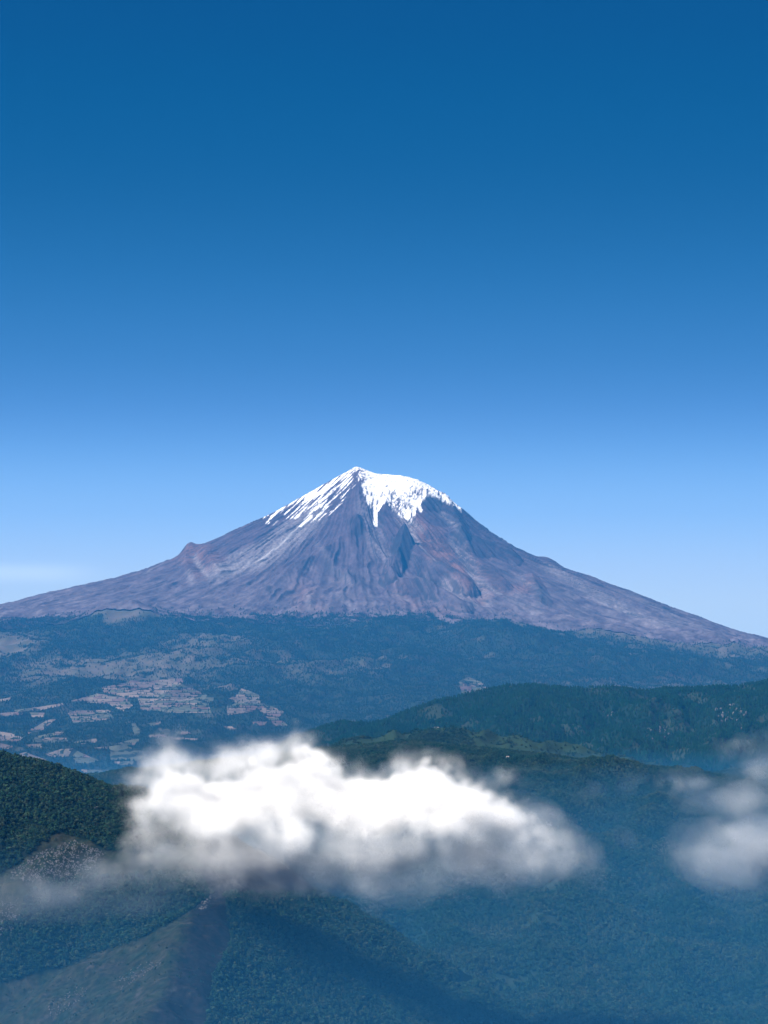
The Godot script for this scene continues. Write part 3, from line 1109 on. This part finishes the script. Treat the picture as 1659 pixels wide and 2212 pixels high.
func glade(x: float, d: float) -> float:
	var w := 0.0
	if d > 5750.0:
		w = ss(-0.35, 0.05, rough.get_noise_2d(x * 1.5, d * 1.5) + 0.35 * ss(60.0, 320.0, x))
	else:
		w = 0.9 * ss(0.4, 0.52, rough.get_noise_2d(x * 3.1 + 700.0, d * 3.1))
	return clampf(w, 0.0, 1.0)


# ------------------------------------------------------------------ the near hillside on the left, with its grassy spur
const WOODED := [[-400, 1500, 480, 1500, 420, 1830, 300, 1850, 230, 1838, 190, 1815, 130, 1800, 90, 1820, 40, 1868, 0, 1890, -400, 1960], [110, 1900, 420, 1880, 460, 1930, 400, 1975, 340, 2010, 290, 2035, 200, 2060, 140, 2090, 60, 2110, -60, 2140, -60, 2020, 40, 1985, 60, 1930]]
const RIGHT_WOOD := [486, 1930, 1200, 1930, 1200, 2600, 330, 2600, 420, 2300, 440, 2240, 462, 2110, 500, 2040]
var wood_polys := []
var right_poly: PackedVector2Array


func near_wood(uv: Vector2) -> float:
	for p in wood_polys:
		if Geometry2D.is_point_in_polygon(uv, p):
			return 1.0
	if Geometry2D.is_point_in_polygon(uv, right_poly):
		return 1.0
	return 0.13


func build_near_hillside(broadleaf: Array, conifers: Array, trunk: ArrayMesh) -> void:
	for p in WOODED:
		wood_polys.append(poly(p))
	right_poly = poly(RIGHT_WOOD)
	var ridges := [
		[line3([-900, 1480, 3500, -250, 1592, 3350, 0, 1634, 3250, 60, 1650, 3230, 150, 1674, 3200, 200, 1694, 3190, 260, 1706, 3170, 300, 1720, 3150, 350, 1748, 3100, 410, 1830, 3000, 480, 1930, 2880]), 0.5, 0.7, 25.0, "end"],
		[line3([480, 1930, 2880, 440, 1955, 2820, 408, 1985, 2760, 380, 2100, 2600, 320, 2215, 2450, 240, 2420, 2250]), 0.5, 0.6, 14.0, "spur"],
		[line3([-60, 1640, 3260, -100, 1790, 3050, -150, 1980, 2850, -220, 2250, 2600]), 0.6, 0.6, 20.0],
		[line3([200, 1815, 3020, 120, 1840, 2960, 40, 1890, 2890]), 0.75, 1.2, 12.0],
	]
	var land := Land.new(-950.0, 330.0, 4.5, 2250.0, 3650.0, 5.0)
	for j in land.nd:
		for i in land.nx:
			var x := land.x0 + i * land.dx
			var d := land.d0 + j * land.dd
			var k := j * land.nx + i
			land.h[k] = ridge_height(ridges, x, d) + broad.get_noise_2d(x * 6.0, d * 6.0) * 9.0 + ridged.get_noise_2d(x * 2.2, d * 1.1) * 7.0 + rough.get_noise_2d(x * 8.0, d * 8.0) * 2.0 + rough.get_noise_2d(x * 26.0, d * 26.0) * 0.7
	for j in land.nd:
		for i in land.nx:
			var x := land.x0 + i * land.dx
			var d := land.d0 + j * land.dd
			var k := j * land.nx + i
			var uv := mark_of(x, land.h[k], d)
			var n := rough.get_noise_2d(x * 12.0, d * 12.0)
			var g := GRASS.lerp(Color(0.054, 0.056, 0.042), clampf(0.5 + n, 0.0, 1.0))
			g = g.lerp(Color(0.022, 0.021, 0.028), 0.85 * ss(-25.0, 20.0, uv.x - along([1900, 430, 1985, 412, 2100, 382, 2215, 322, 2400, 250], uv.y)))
			g = g.lerp(Color(0.065, 0.066, 0.066), ss(0.16, 0.34, rough.get_noise_2d(x * 22.0, d * 22.0)) * ss(0.0, 0.25, rough.get_noise_2d(x * 4.0 + 300.0, d * 4.0)))
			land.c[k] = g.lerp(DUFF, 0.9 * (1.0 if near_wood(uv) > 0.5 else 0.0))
	var root := thing("near_hillside")
	tag(root, "steep near hillside with dark woods above and a grassy rocky spur below", "hill", "", "structure")
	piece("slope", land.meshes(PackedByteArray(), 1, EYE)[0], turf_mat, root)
	var spots := []
	for spot in jittered(2290.0, 3330.0, -0.22, 0.03, 4.3):
		var x: float = spot.x
		var d: float = spot.y
		if not land.inside(x, d):
			continue
		var h := land.at(x, d)
		var uv := mark_of(x, h, d)
		if rng.randf() > near_wood(uv) * (0.92 + 0.5 * rough.get_noise_2d(x * 5.0, d * 5.0)):
			continue
		spots.append([x, h, d, uv])
	# the three hundred that show largest, tree by tree
	var singles := []
	var rest := []
	for s in spots:
		var uv: Vector2 = s[3]
		if singles.size() < 300 and uv.x > 0.0 and uv.x < 330.0 and uv.y < 1790.0 and s[2] < 3260.0 and rng.randf() < (0.5 if uv.y < 1735.0 else 0.12):
			singles.append(s)
		else:
			rest.append(s)
	var trunk_mat := paint(Color(0.09, 0.075, 0.06))
	var greens := []
	for k in 5:
		var m := paint([Color(0.01, 0.034, 0.023), Color(0.016, 0.046, 0.027), Color(0.03, 0.06, 0.034), Color(0.008, 0.024, 0.02), Color(0.045, 0.065, 0.04)][k])
		m.backlight_enabled = true
		m.backlight = Color(0.03, 0.08, 0.03)
		greens.append(m)
	for s in singles:
		var pine: bool = rng.randf() < 0.16
		var tall := rng.randf_range(5.5, 9.0) * (1.25 if pine else 1.0)
		var o := thing("pine_tree" if pine else "broadleaf_tree")
		o.transform = stood(s[0], s[1] - 0.4, s[2], tall, tall * (0.95 if pine else rng.randf_range(0.95, 1.35)), 0.08)
		piece("trunk", trunk, trunk_mat, o)
		piece("crown", conifers[rng.randi() % 3] if pine else broadleaf[rng.randi() % 4], greens[rng.randi() % 3 + (1 if rng.randf() < 0.3 else 0)] if not pine else greens[3], o)
		if pine:
			tag(o, "pointed dark pine among the round crowns on the near left hill", "pine tree", "pines on the near left hill")
		else:
			tag(o, "round-crowned green tree in the wood on the near left hill", "tree", "broadleaf trees on the near left hill")
	var woods := thing("hillside_wood")
	tag(woods, "broken green wood and scrub on the near left hillside below its crest", "wood", "", "stuff")
	var places := [[], [], [], [], []]
	var tints := [[], [], [], [], []]
	for s in rest:
		var q := rng.randi() % 4 if rng.randf() < 0.88 else 4
		var open_ground: bool = near_wood(s[3]) < 0.5
		var tall := rng.randf_range(4.2, 8.0) * (rng.randf_range(0.15, 0.42) if open_ground else 1.0)
		places[q].append(stood(s[0], s[1] - tall * (0.25 if q < 4 else 0.05), s[2], tall, tall * rng.randf_range(0.95, 1.4)))
		tints[q].append(leaf_tint(Color(0.007, 0.024, 0.019), Color(0.017, 0.046, 0.027)).lerp(Color(0.055, 0.07, 0.042), 0.6 * pow(rng.randf(), 2.5)))
	for q in 5:
		scatter("trees", broadleaf[q] if q < 4 else conifers[0], tree_mat, places[q], tints[q], woods)
	outcrop(land, "broad pale limestone outcrop under the wood on the near left hillside", [20, 1885, 90, 1838, 160, 1815, 230, 1840, 210, 1870, 150, 1895, 70, 1905, 25, 1905], 1100, 0.35, 1.2)
	outcrop(land, "washed-out rock face low at the left edge below the limestone outcrop", [-10, 1950, 40, 1940, 62, 1975, 40, 2030, -10, 2040], 260, 0.35, 1.1)
	outcrop(land, "scattered grey stones in the grass at the foot of the spur", [100, 2170, 170, 2130, 200, 2140, 150, 2180, 110, 2200], 120, 0.3, 0.9)
	outcrop(land, "small cluster of pale stones in the middle of the grassy spur", [255, 2110, 310, 2080, 350, 2070, 345, 2090, 290, 2120, 260, 2140], 130, 0.3, 0.8)
	outcrop(land, "pale rock teeth on the crest of the grassy spur under the cloud", [372, 1965, 400, 1948, 402, 1958, 384, 1972], 16, 0.5, 1.1)
	outcrop(land, "line of white stones right of the spur's crest", [430, 1960, 452, 1920, 462, 1925, 440, 1978], 40, 0.6, 1.5)
	house(land.hit(slope_of(207, 1745)), 4.0, "tiny pale hut among the trees on the near left hill")


# ------------------------------------------------------------------ clouds: swarms of white droplets
var droplets: ArrayMesh
var cloud_mat: StandardMaterial3D


func make_droplets(count: int, size: float) -> ArrayMesh:
	var r := RandomNumberGenerator.new()
	r.seed = 77
	var pv := PackedVector3Array()
	while pv.size() < count * 3:
		var p := Vector3(r.randfn(), r.randfn(), r.randfn())
		if p.length() > 2.5:
			continue
		var n := Vector3(r.randfn(), r.randfn(), r.randfn()).normalized()
		var s := n.cross(Vector3(r.randfn(), r.randfn(), r.randfn())).normalized() * size
		var t := n.cross(s.normalized()) * size
		pv.append(p + s * 0.577)
		pv.append(p - s * 0.289 + t * 0.5)
		pv.append(p - s * 0.289 - t * 0.5)
	var arr := []
	arr.resize(Mesh.ARRAY_MAX)
	arr[Mesh.ARRAY_VERTEX] = pv
	var am := ArrayMesh.new()
	am.add_surface_from_arrays(Mesh.PRIMITIVE_TRIANGLES, arr)
	return am


func puff(p: Vector3, s: float) -> Transform3D:     # p: x, h, d
	var b := Basis.from_euler(Vector3(rng.randf() * TAU, rng.randf() * TAU, rng.randf() * TAU))
	return Transform3D(b.scaled_local(Vector3.ONE * s), Vector3(p.x, p.y + EYE, -p.z))


func cloud(label: String, puffs: Array, thin: Array, veils: Array) -> void:
	var mid := Vector3.ZERO
	for w in veils:
		mid += w[0] / veils.size()
	mid = Vector3(mid.x, mid.y + EYE, -mid.z)
	for l in [puffs, thin]:
		for i in l.size():
			l[i].origin -= mid
	var root := thing("cloud", mid)
	tag(root, label, "cloud")
	if puffs.size() > 0:
		scatter("dense_vapour", droplets, cloud_mat, puffs, [], root)
	if thin.size() > 0:
		scatter("thin_vapour", fine_droplets, cloud_mat, thin, [], root)
	for w in veils:      # [x h d, width, height, depth, thickness]
		var f := FogVolume.new()
		f.name = "veil"
		f.shape = RenderingServer.FOG_VOLUME_SHAPE_ELLIPSOID
		f.size = Vector3(w[1], w[2], w[3])
		f.position = Vector3(w[0].x, w[0].y + EYE, -w[0].z) - mid
		f.rotation = Vector3(0, rng.randf_range(-0.5, 0.5), rng.randf_range(-0.35, 0.35))
		var m := FogMaterial.new()
		m.density = w[4] / w[3]
		m.albedo = Color(0.86, 0.92, 1.0)
		f.material = m
		f.set_meta("kind", "stuff")
		root.add_child(f, true)


func loose(u: float, v: float, su: float, sv: float, count: int, d: float, size: float) -> Array:
	var out := []
	for k in count:
		out.append(puff(far_point(u + rng.randfn() * su * 0.6, v + rng.randfn() * sv * 0.6, d + rng.randfn() * 25.0), size * rng.randf_range(0.55, 1.3)))
	return out


func veil_spots(groups: Array, d: float) -> Array:      # [u, v, spread u, spread v, how many, width, height, thickness]
	var out := []
	for g in groups:
		for k in int(g[4] * 1.5):
			var q := rng.randf_range(0.45, 1.3)
			var p := far_point(g[0] + rng.randf_range(-1.0, 1.0) * g[2], g[1] + rng.randf_range(-1.0, 1.0) * g[3], d + rng.randfn() * 25.0)
			out.append([p, g[5] * q * rng.randf_range(0.8, 1.2), g[6] * q * rng.randf_range(0.7, 1.3), g[6] * q * 1.3, g[7] * 0.5])
	return out


var fine_droplets: ArrayMesh
const CLOUD_TOP := [280, 1735, 300, 1706, 330, 1684, 360, 1672, 400, 1680, 440, 1692, 480, 1680, 520, 1664, 560, 1656, 600, 1642, 640, 1632, 680, 1640, 720, 1668, 760, 1690, 800, 1706, 840, 1698, 880, 1672, 920, 1656, 955, 1662, 1000, 1684, 1040, 1706, 1100, 1736, 1160, 1760, 1200, 1776, 1240, 1804, 1280, 1845]
const CLOUD_FLOOR := [280, 1800, 330, 1825, 400, 1845, 500, 1858, 650, 1855, 800, 1845, 900, 1835, 1000, 1828, 1150, 1845, 1280, 1870]


func bank_d(u: float) -> float:      # a little farther off at its right end
	return along([280, 2740, 1300, 2830], u)


func build_clouds() -> void:
	cloud_mat = StandardMaterial3D.new()
	cloud_mat.albedo_color = Color(0.985, 0.985, 0.985)
	cloud_mat.roughness = 1.0
	cloud_mat.specular_mode = BaseMaterial3D.SPECULAR_DISABLED
	droplets = make_droplets(2600, 0.05)
	fine_droplets = make_droplets(2600, 0.018)
	var swirl := FastNoiseLite.new()
	swirl.seed = 9
	swirl.frequency = 1.0 / 90.0
	swirl.fractal_octaves = 5
	swirl.fractal_gain = 0.55
	var list := []
	var thin := []
	var tries := 0
	while list.size() < 3700 and tries < 120000:
		tries += 1
		var u := rng.randf_range(290.0, 1200.0)
		var top := along(CLOUD_TOP, u)
		var low := along(CLOUD_FLOOR, u)
		var t := rng.randf_range(-0.1, 0.95)
		var v := lerpf(top, low, t)
		# the bank leans back: its upper face looks up at the sun
		var p := far_point(u, v, bank_d(u) + (0.4 - t) * 170.0 + rng.randf_range(-1.0, 1.0) * 24.0)
		var n := swirl.get_noise_3d(p.x * 1.2, p.y * 1.5, p.z * 1.2)
		var rim := ss(0.5, 0.0, t)
		var dense := ss(-0.08, 0.2, t + n * 0.5 * rim) * pow(ss(0.82, 0.3, t + n * 0.35), 1.5)
		dense *= ss(300.0, 560.0, u + n * 160.0) * ss(1190.0, 780.0, u + n * 120.0)
		if rng.randf() > dense:
			continue
		list.append(puff(p, lerpf(rng.randf_range(3.5, 8.0), rng.randf_range(2.2, 4.8), rim)))
	# looser vapour through which the body thins out downwards, and a soft fringe along its top
	for k in 4300:
		var u := rng.randf_range(300.0, 1230.0)
		var top := along(CLOUD_TOP, u)
		var low := along(CLOUD_FLOOR, u) + 30.0
		var fringe := k % 5 == 0
		var t := rng.randf_range(-0.2, 0.12) if fringe else 0.12 + 0.8 * pow(rng.randf(), 1.5)
		var p := far_point(u, lerpf(top, low, t), bank_d(u) + (0.4 - t) * 165.0 + rng.randfn() * 18.0)
		var n := swirl.get_noise_3d(p.x * 1.1, p.y * 1.4, p.z * 1.1)
		if n * 0.6 > rng.randf_range(-0.5, 0.15) and rng.randf() < ss(280.0, 520.0, u) * (0.25 + 0.75 * ss(1130.0, 820.0, u)):
			thin.append(puff(p, rng.randf_range(3.0, 6.0) if fringe else rng.randf_range(5.0, 10.0)))
	# the soft grey underside and hem
	for k in 500:
		var u := 290.0 + 1000.0 * rng.randf()
		var low := along([280, 1815, 350, 1875, 450, 1900, 600, 1916, 800, 1925, 1000, 1918, 1150, 1900, 1290, 1880], u)
		var top := along(CLOUD_TOP, u)
		var t := 0.12 + 0.9 * rng.randf()
		var v := lerpf(top, low, t) + rng.randfn() * 8.0
		var p := far_point(u, v, bank_d(u) + (0.4 - t) * 150.0 + rng.randfn() * 30.0)
		var n := swirl.get_noise_3d(p.x, p.y * 1.4, p.z)
		if n * 0.5 > rng.randf_range(-0.45, 0.1) and rng.randf() < (0.25 + 0.75 * ss(285.0, 450.0, u)) * (0.3 + 0.7 * ss(1180.0, 900.0, u)):
			thin.append(puff(p, rng.randf_range(6.0, 13.0)))
	# wisps that stream off the top and the left end
	for w in [[365, 1622, 22, 26, 190], [340, 1650, 30, 26, 200], [395, 1650, 40, 24, 260], [545, 1618, 36, 16, 120], [500, 1642, 44, 20, 190], [590, 1628, 34, 16, 120], [640, 1612, 26, 20, 110], [325, 1690, 40, 28, 230], [300, 1735, 26, 18, 60], [320, 1790, 40, 34, 170], [870, 1655, 44, 18, 80], [790, 1684, 40, 14, 90], [1070, 1676, 34, 20, 60], [450, 1665, 60, 20, 220], [330, 1850, 60, 28, 90], [700, 1650, 40, 16, 80]]:
		for k in w[4]:
			var u: float = w[0] + rng.randfn() * w[2] * 0.62
			var z := bank_d(u) / 2800.0
			var p := far_point(u, w[1] + rng.randfn() * w[3] * 0.62, bank_d(u) + rng.randfn() * 22.0 * z)
			if swirl.get_noise_3d(p.x / z * 1.7, p.y / z * 1.7, p.z / z * 1.7) > rng.randf_range(-0.12, 0.1):
				thin.append(puff(p, z * rng.randf_range(2.5, 6.5)))
	var hem := veil_spots([
		[420, 1850, 90, 30, 8, 70.0, 46.0, 0.14], [560, 1862, 110, 32, 9, 95.0, 46.0, 0.2], [760, 1868, 120, 34, 10, 105.0, 48.0, 0.22], [950, 1858, 110, 36, 10, 95.0, 50.0, 0.22],
		[1100, 1835, 90, 42, 10, 80.0, 52.0, 0.2], [1195, 1835, 50, 32, 5, 62.0, 36.0, 0.15], [1090, 1775, 80, 30, 6, 70.0, 36.0, 0.14], [700, 1905, 260, 14, 8, 110.0, 26.0, 0.1],
		[330, 1800, 40, 40, 5, 44.0, 40.0, 0.12], [330, 1700, 36, 40, 5, 34.0, 36.0, 0.1], [380, 1640, 40, 22, 4, 28.0, 30.0, 0.1], [560, 1632, 60, 16, 4, 36.0, 22.0, 0.09], [880, 1662, 70, 16, 4, 40.0, 20.0, 0.1], [1070, 1678, 24, 14, 3, 26.0, 18.0, 0.06]], 2790.0)
	cloud("big white cloud bank lying across the valley in front of the hills", list, thin, hem)
	# thin grey vapour
	var bright := loose(1604, 1800, 34, 12, 18, 2900.0, 5.0) + loose(1575, 1820, 60, 30, 26, 2900.0, 8.0) + loose(1645, 1830, 60, 30, 22, 2900.0, 8.5) + loose(1500, 1840, 40, 26, 8, 2900.0, 8.0)
	var high := loose(1480, 1690, 44, 14, 7, 3100.0, 6.5) + loose(1600, 1728, 60, 30, 20, 3100.0, 9.0) + loose(1590, 1612, 26, 16, 4, 3100.0, 6.0) + loose(1640, 1660, 26, 30, 8, 3100.0, 8.0)
	var low_left := loose(110, 1925, 90, 24, 8, 2650.0, 8.0) + loose(250, 1895, 60, 26, 10, 2650.0, 7.0)
	cloud("grey cloud patch low at the right edge with a brighter core", [], bright, veil_spots([[1600, 1828, 84, 46, 13, 90.0, 56.0, 0.17], [1650, 1815, 60, 40, 8, 70.0, 44.0, 0.2], [1625, 1882, 70, 30, 6, 90.0, 40.0, 0.13], [1500, 1840, 40, 30, 3, 50.0, 36.0, 0.05]], 2900.0))
	cloud("thin violet cloud veil over the cliffs high at the right edge", [], high, veil_spots([[1480, 1690, 40, 12, 5, 50.0, 26.0, 0.08], [1590, 1730, 90, 36, 9, 90.0, 56.0, 0.1], [1590, 1612, 26, 18, 4, 36.0, 34.0, 0.05], [1640, 1655, 30, 40, 4, 50.0, 56.0, 0.06]], 3100.0))
	cloud("faint wisp of mist over the forest between the two clouds", [], [], veil_spots([[1290, 1705, 22, 10, 3, 34.0, 18.0, 0.035], [1365, 1690, 22, 12, 3, 34.0, 24.0, 0.04], [1360, 1812, 16, 12, 2, 26.0, 24.0, 0.03]], 3100.0))
	cloud("pale veil of mist drifting over the limestone outcrop on the left", [], low_left, veil_spots([[110, 1920, 100, 22, 6, 80.0, 30.0, 0.05], [260, 1890, 60, 30, 7, 60.0, 36.0, 0.07], [40, 1965, 70, 34, 4, 70.0, 40.0, 0.045], [220, 1950, 100, 28, 5, 90.0, 40.0, 0.05]], 2650.0))


# ------------------------------------------------------------------ the sky: air alone, by height above the horizon
func sky_picture() -> ImageTexture:
	var im := Image.create_empty(2048, 1024, false, Image.FORMAT_RGBF)
	var r := [-90, 0.83, 1.3, 0.83, 2.5, 0.66, 3.13, 0.53, 4, 0.333, 4.94, 0.186, 6.08, 0.087, 8.4, 0.027, 10.8, 0.006, 13, 0.0, 90, 0.0]
	var g := [-90, 1.0, 1.3, 1.0, 2.5, 0.88, 3.13, 0.81, 4, 0.65, 4.94, 0.415, 6.08, 0.266, 8.4, 0.167, 10.8, 0.104, 15.4, 0.065, 40, 0.045, 90, 0.04]
	var b := [-90, 1.13, 1.3, 1.13, 2.5, 1.16, 3.13, 1.165, 4, 1.08, 4.94, 0.856, 6.08, 0.60, 8.4, 0.42, 10.8, 0.287, 15.4, 0.218, 40, 0.16, 90, 0.14]
	for y in 1024:
		var el := 90.0 - (y + 0.5) * 180.0 / 1024.0
		var k := 1.0
		var c := Color(0, 0, 0)
		var reach := 0.05 + 0.22 * ss(1.2, 3.0, el)
		for q in range(-4, 5):
			var e := el + q * reach
			c += Color(along(r, e), along(g, e), along(b, e)) * (k / 9.0)
		im.fill_rect(Rect2i(0, y, 2048, 1), c)
	for y in range(480, 524):      # a thin streak of cirrus low on the left
		var el := 90.0 - (y + 0.5) * 180.0 / 1024.0
		for x in range(1950, 2048):
			var az := (x + 0.5) * 360.0 / 2048.0 - 360.0
			var k := 0.3 * exp(-pow((el - 1.95) / 0.14, 2.0)) * ss(-6.2, -8.2, az) * ss(-16.0, -11.0, az)
			var c := im.get_pixel(x, y)
			im.set_pixel(x, y, Color(c.r + k, c.g + k * 0.9, c.b + k * 0.6))
	return ImageTexture.create_from_image(im)


func _ready() -> void:
	rng.seed = 20240
	for n in [rough, ridged, broad, snow_noise]:
		n.noise_type = FastNoiseLite.TYPE_SIMPLEX_SMOOTH
	rough.seed = 3
	rough.frequency = 1.0 / 420.0
	rough.fractal_octaves = 4
	ridged.seed = 5
	ridged.frequency = 1.0 / 230.0
	ridged.fractal_type = FastNoiseLite.FRACTAL_RIDGED
	ridged.fractal_octaves = 3
	broad.seed = 8
	broad.frequency = 1.0 / 1500.0
	broad.fractal_octaves = 3
	snow_noise.seed = 12
	snow_noise.frequency = 1.0 / 60.0
	snow_noise.fractal_octaves = 3

	var cam := Camera3D.new()
	cam.name = "camera"
	cam.position = Vector3(0, EYE, 0)
	cam.rotation_degrees = Vector3(TILT, 0, 0)
	cam.fov = rad_to_deg(2.0 * atan(512.0 / LENS))
	cam.near = 1.0
	cam.far = 80000.0
	add_child(cam)
	cam.current = true

	var env := Environment.new()
	env.background_mode = Environment.BG_SKY
	var sky_mat := PanoramaSkyMaterial.new()
	sky_mat.panorama = sky_picture()
	var sky := Sky.new()
	sky.sky_material = sky_mat
	env.sky = sky
	env.background_energy_multiplier = 0.4545
	env.tonemap_mode = Environment.TONE_MAPPER_LINEAR
	env.tonemap_exposure = 2.2
	env.fog_enabled = true
	env.fog_density = 2.2e-5
	env.fog_light_color = Color(0.035, 0.36, 1.0).linear_to_srgb()
	env.sdfgi_enabled = true
	env.ssao_enabled = true
	env.ssil_enabled = true
	env.volumetric_fog_enabled = true
	env.volumetric_fog_density = 0.0
	var we := WorldEnvironment.new()
	we.name = "world_environment"
	we.environment = env
	add_child(we)

	var sun := DirectionalLight3D.new()
	sun.name = "sun"
	sun.light_energy = 1.6
	sun.light_color = Color(1.0, 0.965, 0.92)
	sun.light_angular_distance = 0.5
	sun.shadow_enabled = true
	sun.look_at_from_position(Vector3(-0.7, 0.95, 0.44), Vector3.ZERO)
	add_child(sun)

	land_mat = StandardMaterial3D.new()
	land_mat.vertex_color_use_as_albedo = true
	land_mat.roughness = 1.0
	land_mat.metallic_specular = 0.1
	tree_mat = StandardMaterial3D.new()
	tree_mat.vertex_color_use_as_albedo = true
	tree_mat.roughness = 1.0
	tree_mat.metallic_specular = 0.1
	turf_mat = land_mat.duplicate()
	var tex := NoiseTexture2D.new()
	tex.width = 512
	tex.height = 512
	tex.seamless = true
	tex.normalize = true
	var tn := FastNoiseLite.new()
	tn.seed = 17
	tn.noise_type = FastNoiseLite.TYPE_SIMPLEX_SMOOTH
	tn.frequency = 0.03
	tn.fractal_octaves = 5
	tn.fractal_gain = 0.7
	tex.noise = tn
	var ramp := Gradient.new()
	ramp.offsets = PackedFloat32Array([0.0, 0.38, 0.62, 1.0])
	ramp.colors = PackedColorArray([Color(0.3, 0.32, 0.3), Color(0.55, 0.58, 0.54), Color(0.78, 0.78, 0.76), Color(1, 1, 1)])
	tex.color_ramp = ramp
	turf_mat.albedo_texture = tex
	turf_mat.albedo_color = Color(1, 1, 1)
	turf_mat.uv1_triplanar = true
	turf_mat.uv1_world_triplanar = true
	turf_mat.uv1_scale = Vector3.ONE / 170.0
	for c in [[120, 1405, 360, 700, 0.85], [328, 1407, 640, 700, 0.85], [455, 1362, 430, 450, 0.75], [437, 1452, 280, 300, 0.8], [15, 1362, 300, 700, 1.0], [583, 1396, 300, 450, 0.5], [700, 1420, 420, 500, 0.4], [1480, 1450, 700, 700, 0.5], [1560, 1425, 400, 500, 0.4], [265, 1312, 170, 260, 0.95], [30, 1450, 200, 300, 0.5]]:
		var d := along([1300, 20700, 1340, 20000, 1400, 18300, 1450, 17000, 1500, 16000], c[1])
		clearings.append([far_point(c[0], c[1], d).x, d, c[2], c[3], c[4]])

	# the plain that everything stands on
	var plain := PlaneMesh.new()
	plain.size = Vector2(34000, 34000)
	var g := piece("ground", plain, paint(Color(0.045, 0.06, 0.035)), self)
	g.position = Vector3(0, 0, -13000)
	tag(g, "", "", "", "structure")

	build_volcano()
	var conifers := [conifer(7, 3, 21), conifer(7, 3, 22), conifer(6, 4, 23)]
	var broadleaf := [leafy_crown(13, 12, 0.065, 0.5, 31), leafy_crown(11, 12, 0.07, 0.46, 32), leafy_crown(15, 11, 0.062, 0.55, 33), leafy_crown(12, 12, 0.07, 0.42, 34)]
	build_far_hills(conifers)
	build_middle_ridge(conifers, broadleaf)
	build_near_hillside(broadleaf, conifers, trunk_mesh(4, 41))
	build_clouds()

	# moist air that fills the valley below the hilltops
	var mist := FogVolume.new()
	mist.name = "valley_haze"
	mist.shape = RenderingServer.FOG_VOLUME_SHAPE_BOX
	mist.size = Vector3(5200, 700, 5000)
	mist.position = Vector3(0, EYE - 225.0 - 350.0, -3400)
	var fm := FogMaterial.new()
	fm.density = 1.6e-4
	fm.albedo = Color(0.06, 0.4, 0.95).linear_to_srgb()
	mist.material = fm
	tag(mist, "blue haze filling the valley below the hilltops", "haze", "", "stuff")
	add_child(mist)
